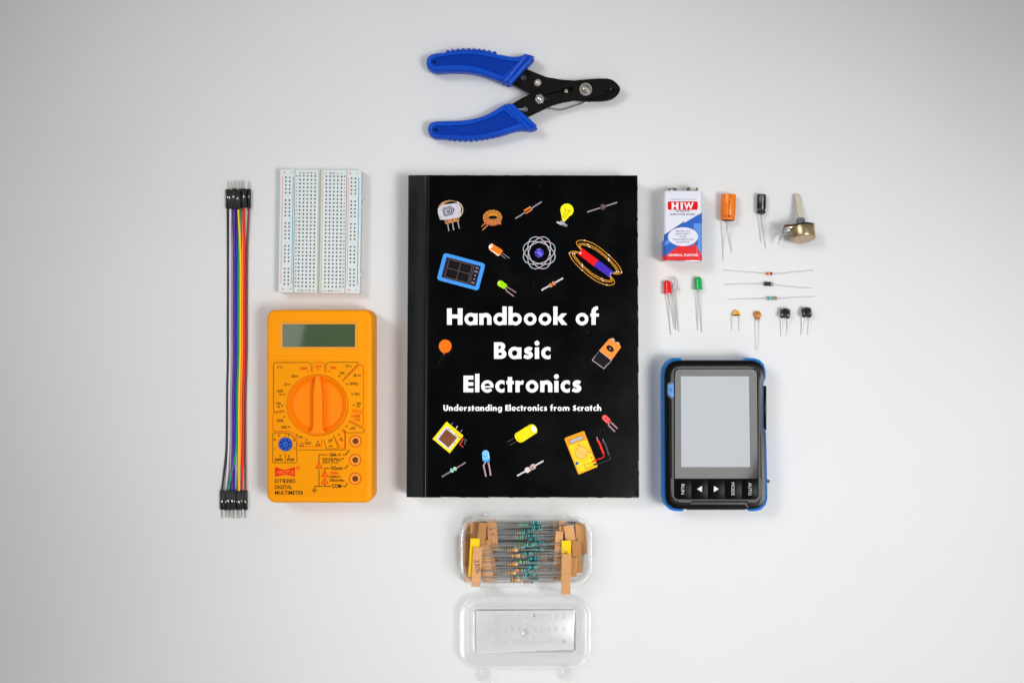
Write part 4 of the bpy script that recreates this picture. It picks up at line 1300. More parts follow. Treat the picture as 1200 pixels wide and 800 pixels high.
# ------------------------------------------------------------------ electrolytic capacitors
def lead_from(mb, pts_, r=.28, n=8, sm=4):
    mb.tube(smooth_path([at(*p) for p in pts_], sm), r, M_LEAD, n)


def capacitor(label, c0, c1, R, m_can, m_bung, texts, leads, tcol, t):
    """can lying on the table; c0: top end px, c1: lead end px"""
    A = at(*c0, R); B = at(*c1, R); d = (B - A); L = d.length; d.normalize()
    th = thing("capacitor", label, "capacitor", ((A + B) / 2).to_2d().to_3d())
    mb = MB()
    mb.lathe([(R - 1.3, .35), (R - 1.1, .05), (R - .5, 0), (R - .1, .25), (R, .7), (R, L - 3.4), (R - .12, L - 3.0), (R - .55, L - 2.5), (R - .55, L - 2.1), (R - .1, L - 1.5), (R, L - 1.0), (R - .1, L - .35), (R - .5, L), (R - 1.0, L)], A, d, m_can, 40, True, True)
    mb.build("sleeve", th)
    mb = MB()
    mb.lathe([(R - 1.1, L - .2), (R - 1.1, L + .35), (R - 1.6, L + .5), (.2, L + .5)], A, d, m_bung, 28)
    mb.build("bung", th)
    for ld in leads:
        mb = MB(); lead_from(mb, ld, .32); mb.build("lead", th)
    side = Vector((d.y, -d.x, 0))
    # print wrapped round the sleeve: u = mm along the can, v = mm across from the crest
    fn = lambda u, v, lift: A + d * u + side * ((R + .05 + lift) * sin(v / R)) + Vector((0, 0, (R + .05 + lift) * cos(v / R)))
    ik = Ink(0, t, fn=fn, rough=.4)
    for s, u, v, h, w in texts:
        ik.k = 1; ik.text(s, u, v, h, tcol, w=w, anchor='l', bold=.0)
    ik.mb.build("sleeve_lettering", th)
    return th


capacitor("large orange electrolytic capacitor with black print and two long leads", (853.9, 227.9), (852.8, 258.0), 5.0,
          mat("orange_sleeve", alb((252, 128, 10), .78), .28, spec=.5), mat("black_rubber", (.01, .01, .01), .6),
          [("63V", .8, -.1, 1.5, 2.2), ("10-47uF", 4.6, .7, 1.5, 6.2), ("M-B5", 12.0, .7, 1.5, 3.8), ("01", 6.6, 2.6, 1.1, 1.2), ("CE", 14.2, 2.9, 1.1, 1.4)],
          [[(848.7, 257.6, 4), (848.6, 264, 3.2), (847.6, 285, 1.2), (847.3, 305.6, .4)], [(855.8, 257.6, 4), (855.4, 266, 3), (855, 277.5, 1.6), (856.2, 287, .9), (857.5, 295.6, .4)]], (70, 30, 8), .78)
capacitor("small black electrolytic capacitor with white print, between the orange capacitor and the potentiometer", (892.5, 227.8), (892.0, 250.2), 3.05,
          mat("black_sleeve", (.008, .008, .009), .25, spec=.5), mat("black_rubber", (.01, .01, .01), .6),
          [("1000uF 16V", .9, .3, 1.3, 10.2), ("25 V", 2.2, 2.2, 1.1, 3.6), ("C", 9.6, 2.2, 1.1, 1.2)],
          [[(890.4, 249.8, 2.6), (890.5, 258, 2), (891.6, 283.8, .35)], [(894.4, 249.8, 2.6), (894.7, 260, 1.9), (895.4, 276, .8), (897.5, 291.9, .35)]], (206, 206, 206), .8)

# ------------------------------------------------------------------ potentiometer
M_CAN = mat("yellow_zinc_plating", (.44, .34, .19), .33, 1.0, var=.25, vscale=260, rvar=.08)
M_CANB = mat("pinkish_zinc_plating", (.62, .45, .34), .45, 1.0, var=.16, vscale=420)
M_SHAFT = mat("ivory_shaft_plastic", alb((206, 198, 176), .8), .5)
M_PHEN = mat("brown_phenolic_board", alb((92, 52, 30), .8), .6)
M_GZ = mat("grey_cast_zinc", alb((128, 138, 146), .8), .38, .55)
bc = at(941.4, 280.4, 12.0); R0 = 8.3
tilt = radians(18.5); yaw = radians(4.0)
ax = Vector((-sin(yaw) * cos(tilt), cos(yaw) * cos(tilt), -sin(tilt)))
lx = ax.cross(Vector((0, 0, 1))).normalized(); lz = lx.cross(ax)
pot = thing("potentiometer", "metal potentiometer with a cream shaft and three solder lugs", "potentiometer", (bc.x, bc.y, 0))
PT = lambda x, s, zz: bc + lx * x + ax * s + lz * zz
mb = MB()
mb.lathe([(R0 - 1.2, .0), (R0 - .5, .15), (R0, .9), (R0, 7.4)], bc, ax, M_CAN, 40, False, True)
mb.build("can", pot)
mb = MB()
mb.lathe([(.2, -.05), (R0 - 1.25, -.05), (R0 - 1.15, .05)], bc, ax, M_CANB, 40)
mb.build("can_back", pot)
mb = MB()
pl = [PT(R0 * 1.02 * cos(a), 7.4, R0 * 1.02 * sin(a)) for a in [2 * pi * i / 30 for i in range(30)]]
mb.rings([pl, [p + ax * 1.3 for p in pl]], mat("black_phenolic", (.012, .011, .01), .5))
for a0 in (35, 145, 200, -35):
    a = radians(a0); p = PT((R0 - .1) * cos(a), 8.0, (R0 - .1) * sin(a))
    mb.box(p, (2.6, 2.6, 1.2), M_CAN, Matrix((lx, ax, lz)).transposed() @ Matrix.Rotation(a - pi / 2, 3, 'Y').inverted(), .2)
mb.build("cover_plate", pot)
mb = MB()
mb.lathe([(5.0, 8.7), (5.0, 9.3), (3.3, 9.5), (3.0, 10.0), (3.0, 11.4), (2.7, 11.6), (2.7, 12.2), (3.0, 12.4), (3.0, 14.2), (2.7, 14.6), (1, 14.6)], bc, ax, M_GZ, 28)
mb.build("bushing", pot)
mb = MB()
pr = [(2.0 * cos(a), max(-2.0, min(1.4, 2.0 * sin(a)))) for a in [2 * pi * i / 24 for i in range(24)]]
mb.rings([[PT(x * f, s, zz * f) for x, zz in pr] for f, s in ((1, 14.4), (1, 31.6), (.96, 32.2), (.8, 32.5))], M_SHAFT)
mb.build("shaft", pot)
mb = MB()
rb = Matrix((lx, ax, lz)).transposed()
mb.box(PT(-8.6, 8.1, -.3), (7.6, 1.4, 13.6), M_PHEN, rb, .15)
brd = mb.build("terminal_board", pot)
for k, zz in enumerate((-4.6, 0, 4.6)):
    mb = MB()
    P1 = [PT(-8.6, 7.2, zz), PT(-11.8, 7.0, zz), PT(-13.4, 5.8, zz - .1), PT(-14.2 - .3 * (2 - k), 3.6, zz - .4), PT(-14.8 - .5 * (2 - k), 1.4 - .9 * (2 - k), zz - .8)]
    P1 = smooth_path(P1, 4); w = Vector((0, 0, 1)) * 0 + lz
    ringsq = []
    for i, p in enumerate(P1):
        f = 1 - .55 * max(0, (i / (len(P1) - 1) - .5) * 2)
        dd = (P1[min(i + 1, len(P1) - 1)] - P1[max(0, i - 1)]).normalized(); nn = dd.cross(lz).normalized() * .22
        ringsq.append([p + lz * 1.45 * f + nn, p - lz * 1.45 * f + nn, p - lz * 1.45 * f - nn, p + lz * 1.45 * f - nn])
    mb.rings(ringsq, M_STEEL)
    mb.box(PT(-9.6, 7.0, zz), (4.6, .9, 2.9), M_STEEL, rb, .25)
    mb.build("solder_lug", pot)


# ------------------------------------------------------------------ light emitting diodes
def led(label, base, tip, m_lens, leads, R=2.5):
    """base: px of the flange centre, tip: px of the dome end"""
    A = at(*base, R + .35); B = at(*tip, R + .1); d = (B - A); L = d.length; d.normalize()
    th = thing("light_emitting_diode", label, "LED", ((A + B) / 2).to_2d().to_3d(), "loose LEDs below the battery")
    mb = MB()
    pr = [(.2, 0), (R + .42, 0), (R + .45, .2), (R + .45, .9), (R + .05, 1.0), (R, 1.2), (R, L - R * .72)]
    for i in range(1, 8):
        t = pi / 2 * i / 7; pr.append((R * cos(t), L - R * .72 + R * .72 * sin(t)))
    mb.lathe(pr, A, d, m_lens, 32)
    mb.build("lens", th)
    for ld in leads:
        mb = MB()
        P = smooth_path([at(*p) for p in ld], 4)
        mb.tube(P, .3, M_LEAD, 4)
        mb.build("lead", th)
    return th


def led_mat(name, rgb, t, tr=.25):
    m = mat(name, alb(rgb, t), .18, spec=.5)
    m.node_tree.nodes["Principled BSDF"].inputs["Subsurface Weight"].default_value = tr
    m.node_tree.nodes["Principled BSDF"].inputs["Subsurface Radius"].default_value = (.002, .002, .002)
    return m


led("bright red LED with two long leads, overlapping the clear one", (782.7, 343.8), (781.7, 328.6), led_mat("red_epoxy", (240, 20, 24), .78), [[(781.7, 344, 2.6), (782.4, 352, 2.1), (784, 372, 1), (785.9, 392.2, .35)], [(785.6, 344, 2.6), (786, 350, 2.3), (788, 366, 1.3), (790.8, 386, .35)]])
cl = led("clear water-white LED leaning behind the red one", (791.6, 340.4), (788.6, 324.2), clear_plastic("clear_epoxy", (.92, .915, .93), .07, .03), [[(789.6, 340.5, 2.6), (790.2, 350, 2.1), (791.3, 368, 1.1), (792.2, 386.5, .35)], [(792.4, 340.5, 2.6), (792.8, 346, 2.3), (793.8, 368, 1.1), (795.2, 388.4, .35)]])
mb = MB()
for q in (((789.8, 339, 2.7), (789.6, 333.5, 2.7)), ((792.4, 339, 2.7), (791.6, 332.6, 2.7))): mb.tube([at(*q[0]), at(*q[1])], .55, M_LEAD, 6)
mb.build("lead_frame", cl)
led("green LED with two straight leads, right of the red and clear pair", (818.4, 339.2), (818.0, 324.3), led_mat("green_epoxy", (0, 178, 84), .78), [[(816.5, 339.4, 2.6), (816.8, 352, 2), (817.1, 370, 1.1), (817.6, 386.8, .35)], [(820.5, 339.4, 2.6), (820.8, 354, 2), (821.5, 372, 1.1), (822.4, 389.4, .35)]])


# ------------------------------------------------------------------ axial parts: glass diode, rectifier diode, resistor
def axial(name, label, cat, xa, xb, y0, R, prof, bands, m_body, left, right, dome=.4):
    A, B = at(*xa, R + .05), at(*xb, R + .05); d = (B - A); L = d.length; d.normalize()
    th = thing(name, label, cat, ((A + B) / 2).to_2d().to_3d())
    mb = MB()
    mb.lathe([(R * r, L * s) for r, s in prof], A, d, m_body, 20)
    mb.build("body", th)
    for s0, s1, rgb, rk in bands:
        mb = MB(); rr_ = R * rk + .03
        mb.lathe([(rr_ - .04, L * s0 - .02), (rr_, L * s0), (rr_, L * s1), (rr_ - .04, L * s1 + .02)], A, d, ink_mat(rgb, .8, .35), 20, False, False)
        mb.build("colour_band", th)
    for pl in (left, right):
        mb = MB(); mb.tube(smooth_path([at(*p) for p in pl], 5), .34, M_LEAD, 8); mb.build("lead", th)
    return th


rz = [(.5, 0), (.85, .03), (1, .1), (1, .9), (.85, .97), (.5, 1)]
axial("glass_diode", "tiny orange glass diode with a black band, topmost of the three parts lying flat", "diode", (897.6, 320.5), (905.1, 320.6), 320, .95, rz, [(.72, .93, (30, 22, 22), 1.0), (.22, .62, (255, 140, 90), 1.0)], mat("orange_glass", alb((226, 78, 46), .8), .12),
      [(847.4, 316.6, .3), (872.5, 318.2, .3), (897.8, 320.5, .95)], [(904.9, 320.7, .95), (915, 320.4, .6), (930, 318.6, .3), (953.8, 316.6, .3)])
axial("rectifier_diode", "black rectifier diode with a silver band, middle of the three parts lying flat", "diode", (895.5, 332.3), (905.6, 332.9), 332, 1.35, [(.6, 0), (.97, .01), (1, .05), (1, .95), (.97, .99), (.6, 1)], [(.78, .93, (186, 186, 190), 1.0)], mat("black_epoxy", (.014, .014, .017), .4),
      [(849.2, 333.0, .3), (870, 332.6, .3), (896, 332.2, 1.3)], [(905.2, 332.9, 1.3), (914, 334.2, .6), (930, 336.1, .3), (951.4, 337.4, .3)])
dog = [(.5, 0), (.85, .02), (1, .08), (1, .2), (.82, .28), (.82, .72), (1, .8), (1, .92), (.85, .98), (.5, 1)]
axial("resistor", "loose striped resistor with green, grey and orange bands, lowest of the three parts lying flat", "resistor", (898.4, 349.4), (910.4, 349.3), 349, 1.2, dog, [(.1, .18, (40, 110, 160), 1.0), (.36, .5, (110, 196, 30), .82), (.56, .62, (120, 130, 120), .82), (.64, .74, (236, 70, 36), .84), (.83, .93, (236, 84, 44), 1.0)],
      mat("resistor_teal", alb((110, 186, 196), .8), .35), [(852.1, 350.8, .3), (875, 350.0, .3), (899, 349.5, 1.1)], [(910, 349.4, 1.1), (920, 349.0, .6), (932, 348, .3), (955.4, 347.4, .3)])

# ------------------------------------------------------------------ ceramic capacitors
cer = thing("ceramic_capacitor", "small yellow bead ceramic capacitor on two short straight leads", "capacitor", at(862.5, 372))
M_YC = mat("yellow_epoxy_bead", alb((246, 170, 18), .8), .22, bump=.05, bscale=900)
mb = MB()
yo = [tuple(v[:2]) for v in pts_at([tuple(p) for p in smooth_path([(857.9, 370), (858.6, 366.8), (860.4, 364), (862.6, 363), (864.8, 363.9), (866.4, 366.6), (867.2, 370), (865.2, 369.5), (862.6, 369.2), (859.8, 369.5)], 4, True)], 1.4)]
mb.prism(yo, [(.55, .05), (.25, .3), (.05, .8), (0, 1.4), (.08, 1.9), (.25, 2.3), (.55, 2.55)], M_YC)
mb.build("body", cer, sharp=80)
for xa, xb in ((857.9, 857.3), (866.7, 866.1)):
    mb = MB(); lead_from(mb, [(xa, 368, 1.3), (xa, 373, 1.0), (xb, 387.8, .32)], .28, 6); mb.build("lead", cer)
dsk = thing("ceramic_capacitor", "brown disc ceramic capacitor on two long leads, right of the yellow bead one", "capacitor", at(887.6, 380))
M_BC = mat("brown_disc_epoxy", alb((206, 132, 44), .8), .3, bump=.08, bscale=900)
c = at(887.6, 368.4, 1.3)
mb = MB()
mb.prism(circ(c, 2.5, 28), [(.9, .05), (.2, .4), (0, 1.1), (.2, 1.8), (.9, 2.15), (1.6, 2.25)], M_BC)
for q in ((885.8, 371, 886.0, 374.6), (889.2, 371, 889.3, 374.8)):
    mb.tube([at(q[0], q[1], 1.1), at((q[0] + q[2]) / 2, 372.8, 1.0), at(q[2], q[3], .9)], .8, M_BC, 10, radii=[.95, .75, .32])
mb.build("body", dsk, sharp=60)
ik = Ink(2.25, .8); ik.text("104", 887.7, 369.0, 1.9, (110, 80, 30), w=4.4); ik.line([(885.8, 366.4), (889.4, 366.4)], .7, (120, 84, 32)); ik.mb.build("printed_code", dsk)
for pl in ([(886.0, 373, 1.0), (885.4, 380, .7), (885.4, 395, .4), (886.0, 410.8, .3)], [(889.3, 373, 1.0), (889.5, 380, .7), (889.2, 395, .4), (888.3, 410.8, .3)]):
    mb = MB(); lead_from(mb, pl, .27, 6); mb.build("lead", dsk)

# ------------------------------------------------------------------ tactile switches
M_SW = mat("black_switch_plastic", (.011, .011, .012), .4, spec=.4)
M_SWM = mat("switch_cover_steel", alb((58, 58, 58), .8), .4, .3)


def tact(label, c_px, leads, yaw_, tl):
    c = at(*c_px, 3.3)
    th = thing("push_switch", label, "switch", (c.x, c.y, 0), "small black push switches")
    R_ = Matrix.Rotation(radians(yaw_), 3, 'Z') @ Matrix.Rotation(radians(-tl), 3, 'X')
    L_ = lambda x, y, zz: c + R_ @ Vector((x, y, zz))
    mb = MB()
    mb.box(L_(0, 0, -.4), (6.1, 6.1, 3.0), M_SW, R_, .25)
    for x in (-1.9, 1.9): mb.box(L_(x, -3.05, -1.2), (1.0, .5, 1.3), M_SW, R_, .1)
    mb.build("body", th)
    mb = MB()
    mb.box(L_(0, 0, 1.25), (6.0, 5.6, .3), M_SWM, R_, .1)
    for x in (-2.2, 2.2):
        for y in (-2.1, 2.1): mb.lathe([(.62, 0), (.62, .25), (.3, .4)], L_(x, y, 1.4), R_ @ Vector((0, 0, 1)), M_STEEL, 10)
    mb.build("cover_plate", th)
    mb = MB()
    mb.lathe([(1.75, 0), (1.75, 1.6), (1.6, 1.75), (.2, 1.75)], L_(0, 0, 1.4), R_ @ Vector((0, 0, 1)), M_SW, 20)
    mb.build("button", th)
    for pl in leads:
        mb = MB()
        P = smooth_path([at(*p) for p in pl], 5)
        mb.tube(P, .36, M_LEAD, 6, radii=[.36] * (len(P) - 3) + [.36, .3, .15]); mb.build("leg", th)
    return th


tact("black push switch with the wider splayed steel legs, left of the two", (920.2, 366.6), [[(916.0, 370, 2.0), (915.9, 378, 1.4), (915.6, 386, .8), (914.9, 394.2, .35)], [(923.8, 370, 2.0), (923.7, 378, 1.4), (923.0, 386, .8), (921.4, 394, .35)]], -4, 24)
tact("black push switch with thinner legs, right of the two", (945.2, 365.6), [[(941.0, 370, 2.0), (940.6, 378, 1.4), (939.7, 386, .8), (938.7, 392.8, .35)], [(949.2, 370, 2.0), (948.6, 378, 1.4), (947.5, 386, .8), (946.9, 392.8, .35)]], 1, 33)


# ------------------------------------------------------------------ handheld oscilloscope
TS = .74
sco = thing("handheld_oscilloscope", "black handheld oscilloscope with blue rubber corners and a blank grey screen", "oscilloscope", at(836, 509))
M_BB = mat("blue_bumper_rubber", alb((0, 114, 202), TS), .42, spec=.15, bump=.1, bscale=900)
M_BZ = mat("black_bezel_plastic", (.0022, .0022, .0026), .22, spec=.2, bump=.08, bscale=900)
M_BZG = mat("grey_bezel_edge", (.06, .06, .057), .45)
SZ = 19.5
sh = [(777, 440), (778, 432), (782, 425), (787, 421), (792, 419.6), (797.4, 419.5), (800.4, 422.6), (872.8, 422.6), (875.8, 419.8), (885, 419.8), (891, 421.8), (895.6, 427), (897.4, 434), (897.7, 442.6), (895.0, 448), (894.8, 500), (898.2, 506.4), (899.6, 570),
      (899.6, 585), (897.4, 592), (892, 597), (886, 598.8), (878, 598.8), (875.4, 595.2), (803, 595.2), (800.2, 598.8), (791, 598.8), (784, 596.4), (779.4, 591), (777.6, 584)]
mb = MB()
so = [tuple(v[:2]) for v in pts_at(sh, SZ)]
mb.prism(so, [(1.4, 0), (.4, .8), (0, 2.5), (0, SZ - 1.2), (.25, SZ - .5), (.7, SZ - .1), (1.4, SZ)], M_BB)
mb.build("bumper", sco)
mb = MB()
bz = [(779.6, 440), (780.6, 433), (784, 427), (789, 423.4), (796, 422), (876, 422), (884, 422.6), (890, 425.4), (894, 431), (895.2, 437), (895.2, 443), (893, 448), (893, 501), (895.6, 507), (897, 570), (896.6, 584), (893.4, 591), (888, 595), (880, 596.4), (797, 596.4), (789, 595), (783, 590), (780.6, 583)]
bz = [(x - 1.2 if x < 800 else x + 1.0, y) for x, y in bz]
bo = [tuple(v[:2]) for v in pts_at(bz, 21)]
mb.prism(bo, [(.0, SZ - .6), (0, 20.4), (.3, 21.0), (2.6, 21.5), (3.2, 21.5)], M_BZ)
mb.prism([tuple(v[:2]) for v in pts_at([(804, 421.9), (872, 421.9), (872, 596.3), (804, 596.3)], 15)], [(0, 3), (0, SZ - .5)], M_BZ)
mb.build("front_bezel", sco)
mb = MB()
fr_o = [(786.2, 446.6), (786.6, 438), (789, 432.4), (794, 429.6), (800, 429), (876, 429), (884, 430.4), (888.6, 435), (890, 442), (890.2, 450), (891.4, 560), (893, 562), (893, 578), (891, 584.6), (886, 588.6), (878, 588.6), (875.4, 586.6), (812, 586.6), (809, 588.6), (798, 588.6), (791, 586.4), (787.2, 581), (786.2, 574), (786.2, 562), (787.4, 558), (787, 470), (786.9, 468.4), (781.6, 463), (781.6, 449.4)]
scr_o = lambda zz, g=0: [tuple(v[:2]) for v in pts_at([tuple(p) for p in rrect(790 - g, 432 - g, 887.8 + g + .8, 584.6 + g, 5 + g, 5)], zz)]
mb.plate([tuple(v[:2]) for v in pts_at(fr_o, 22)], [scr_o(22, .2)], 21.4, 22.0, M_BZG, .2)
mb.build("bezel_rim", sco)
mb = MB()
M_GAP = mat("black_gap", (.003, .003, .003), .6, spec=.1)
mb.plate(scr_o(21.6, .25), [], 21.3, 21.56, M_GAP)
mb.build("screen_gap", sco)
M_FILM = mat("grey_film_border", alb((66, 62, 60), TS), 0.05, spec=.5, ior=2.3)
M_SCR = mat("blank_grey_lcd", alb((168, 172, 178), TS), 0.05, spec=.5, ior=2.3)
mb = MB()
pz = [(791, 560.4), (791, 437.5), (792.4, 434), (796, 432.6), (881.6, 432.6), (885.4, 434), (887, 438), (888, 560.4)]
mb.plate([tuple(v[:2]) for v in pts_at(pz, 21.8)], [[tuple(v[:2]) for v in pts_at([(797.9, 440.8), (877.6, 440.8), (879, 546.9), (798.4, 546.9)], 21.8)]], 21.57, 21.8, M_FILM)
scr = mb.build("screen_border", sco)
mb = MB()
mb.plate([tuple(v[:2]) for v in pts_at([(797.9, 440.8), (877.6, 440.8), (879, 546.9), (798.4, 546.9)], 21.8)], [], 21.57, 21.78, M_SCR)
mb.build("screen", sco)
M_KEY = mat("black_key_plastic", (.0035, .0037, .0043), .25, spec=.06)
xs = [790.9, 810.4, 829.8, 849.6, 869.7, 888.4]
keytxt = ["RUN", "<", ">", "MODE", "AUTO"]
WT = (226, 226, 230)
for k in range(5):
    x0, x1 = xs[k] + .25, xs[k + 1] - .25
    if k == 0: pl = [(x0, 561), (x1, 561), (x1, 584.2), (796, 584.2), (792.8, 583), (x0, 579.5)]
    elif k == 4: pl = [(x0, 561), (x1, 561), (x1, 579), (886.8, 582.6), (883, 584.2), (x0, 584.2)]
    else: pl = [(x0, 561), (x1, 561), (x1, 584.2), (x0, 584.2)]
    mb = MB(); mb.slab([tuple(v[:2]) for v in pts_at(pl, 22)], 21.57, 22.0, M_KEY, .12, 2)
    kb = mb.build("key", sco)
    ik = Ink(22.0, TS)
    cx_ = (800.2, 819.4, 839.4, 859, 879)[k]
    if keytxt[k] == "<": ik.poly([(816.8, 572.6), (822.6, 569.0), (822.6, 576.2)], WT)
    elif keytxt[k] == ">": ik.poly([(842.4, 572.6), (836.6, 569.0), (836.6, 576.2)], WT)
    else: ik.text(keytxt[k], cx_ - 1.9, 572.8 if k == 0 else 572.6, 3.9, WT, w=(11.6, 0, 0, 15.0, 14.6)[k], rot=90, bold=-.004)
    ik.mb.build("key_symbol", kb)
mb = MB()
mb.slab([tuple(v[:2]) for v in pts_at([(789.4, 448.6), (789.4, 465.4), (786.6, 464.8), (783.2, 461.6), (783.2, 451.4), (786.6, 449)], 22.2)], 21.4, 22.3, mat("blue_power_key", alb((86, 150, 226), TS), .4), .25, 2)
pk = mb.build("power_button", sco)
ik = Ink(22.3, TS); ik.ring(786.3, 457, 1.5, 1.5, .5, (20, 60, 130), n=16); ik.line([(786.3, 454.6), (786.3, 457)], .5, (20, 60, 130)); ik.mb.build("power_symbol", pk)
a = at(897.2, 452, 14); c = at(897.2, 504, 14)
mb = MB(); mb.box(((a.x) - .6, (a.y + c.y) / 2, 10), (1.8, a.y - c.y, 11), M_BZ, bev=.4); mb.build("side_grip", sco)
a = at(900.9, 563.6, 12); mb = MB(); mb.box((a.x - .6, a.y, 12), (2.0, 2.0, 2.6), M_BZG, bev=.4); mb.build("side_stud", sco)
mb = MB()
for x0, x1 in ((810.4, 874.6),):
    mb.slab([tuple(v[:2]) for v in pts_at([(x0, 588.2), (x1, 588.2), (x1 + 1.6, 590.6), (x0 - 1.4, 590.6)], 21.6)], 21.3, 21.9, M_BZG, .3, 2)
mb.slab([tuple(v[:2]) for v in pts_at([(871.6, 588.6), (873.4, 588.6), (877.6, 594.2), (875.6, 594.4)], 21.6)], 21.0, 21.7, M_BZG, .2, 2)
mb.build("kickstand_slot", sco)

# ------------------------------------------------------------------ clear hinged box
M_CLR = clear_plastic("clear_polypropylene", (.994, .994, .992), .02)
M_CLR2 = clear_plastic("clear_polypropylene_thick", (.985, .985, .982), .1)
case = thing("plastic_box", "clear plastic hinged box standing open below the book, full of resistor strips", "box", at(615, 695))
TZ = 21.0
rim = lambda g, zz: [tuple(v[:2]) for v in pts_at([tuple(p) for p in rrect(538.0 + g, 605.6 + g, 694.6 - g, 687.6 - g, max(3, 23 - g), 8)], zz)]
mb = MB()
ro = ccw(rim(0, TZ))
mb.prism(ro, [(5.0, 0), (3.9, .7), (3.4, 2.2), (2.6, TZ - 3.0), (2.3, TZ - 2.2)], M_CLR, True, False)       # outer wall
mb.prism(ro, [(2.3, TZ - 2.2), (.2, TZ - 2.0), (0, TZ - 1.6), (0, TZ - .4), (.4, TZ), (2.4, TZ), (2.8, TZ - .5)], M_CLR2, False, False)   # flange
mb.prism(ro, [(2.8, TZ - .5), (3.4, TZ - 4), (4.1, 3.0), (4.7, 1.5), (6.0, 1.2)], M_CLR, False, True)       # inner wall and floor
mb.build("tray", case, sharp=60)
LZ = 7.5
lidol = ccw([tuple(v[:2]) for v in pts_at([tuple(p) for p in rrect(537.6, 698.2, 693.0, 784.0, 23, 8)], LZ)])
mb = MB()
mb.prism(lidol, [(9.8, 0), (8.6, .5), (7.8, 1.6), (4.6, LZ - 2.2)], M_CLR, True, False)
mb.prism(lidol, [(4.6, LZ - 2.2), (.5, LZ - 2.0), (0, LZ - 1.6), (0, LZ - .4), (.4, LZ), (2.2, LZ), (2.7, LZ - .4)], M_CLR2, False, False)
mb.prism(lidol, [(2.7, LZ - .4), (3.0, LZ - 1.9), (4.6, LZ - 1.9), (5.2, LZ - 1.0), (6.0, LZ - 1.0), (8.6, 2.4), (9.6, 1.4), (10.6, 1.1)], M_CLR, False, True)
lid = mb.build("lid", case, sharp=60)
mb = MB()
pan = [tuple(v[:2]) for v in pts_at([(557.6, 715.4), (674.0, 714.4), (671.8, 760.6), (566, 764.8), (560, 764), (558, 760)], 1.6)]
mb.prism(pan, [(0, 1.6), (.9, 1.95)], clear_plastic("frosted_label_panel", (.995, .995, .995), .44))
c = at(615.6, 741, 2)
mb.lathe([(3.0, 1.95), (2.6, 2.3), (1.8, 2.3), (1.2, 2.05), (.3, 2.05)], (c.x, c.y, 0), (0, 0, 1), M_CLR2, 24)
mb.build("label_panel", lid, sharp=30)
ik = Ink(1.97, .72); GB = (196, 202, 214)
ik.local(0, 0)
ik.k = 1
ik.text("ASSORTED RESISTOR", 579, 738, 3.4, GB, w=40, rot=90, mirror=True, bold=.0); ik.text("PACK OF 300 PCS", 584.4, 738, 2.6, GB, w=36, rot=90, mirror=True, bold=0)
ik.text("kit", 571, 739, 5, GB, w=10, rot=90, mirror=True)
vals = ["1K", "47K", "47R", "100", "330", "2.2K", "10K", "22K", "4.7K", "470", "3.3K", "68R", "1M", "220K", "560", "15K", "680", "33K", "8.2K", "100K", "820", "150", "5.6K", "10R", "270", "390", "2M2"]
for k in range(9):
    for j in range(3):
        ik.k = 1; ik.text(vals[k * 3 + j], 590.4 + k * 8.6, 722 + j * 14.5, 3.6, GB, w=6.6, rot=90, mirror=True, bold=.01)
ik.mb.build("label_lettering", lid)
for px in (580.5, 651.5):
    mb = MB()
    a = [(px - 11, 697.9), (px - 9.4, 692.6), (px - 8, 689), (px + 8, 689), (px + 9.4, 692.6), (px + 11, 697.9)]
    P = []
    for (x, y) in a: P.append(at(x, y, 18.6 - (y - 687.5) / 11 * 12.4))
    mb.rings([P, [p + Vector((0, 0, .5)) for p in P]], M_CLR)
    mb.build("hinge", case)
for px, py in ((568.6, 601.6), (665.0, 601.6)):
    mb = MB()
    mb.slab([tuple(v[:2]) for v in pts_at([(px - 2.2, py + 4.6), (px - 1.6, py - 2.2), (px + 1.6, py - 2.2), (px + 2.2, py + 4.6)], 19)], 16.5, 20, M_CLR2, .5)
    mb.build("latch_catch", case)
for px, py, s in ((569.4, 792.5, 1), (664.6, 790.2, 1)):
    mb = MB()
    ol_ = [tuple(v[:2]) for v in pts_at([(px - 5.6, py - 8.6), (px + 5.4, py - 8.6), (px + 5.6, py - 3.4), (px + 10, py - 3.0), (px + 8.2, py + 5.4), (px + 5, py + 7.6), (px - 5, py + 7.6), (px - 8.4, py + 5), (px - 10.4, py - 1.0), (px - 5.8, py - 1.2)], 5)]
    hl_ = [tuple(v[:2]) for v in pts_at([(px - 4, py - 6.5), (px + 4, py - 6.5), (px + 4, py - 1.6), (px - 4, py - 1.6)], 5)]
    mb.plate(ol_, [hl_], 4.4, 5.6, M_CLR2, .2)
    mb.build("latch", lid)

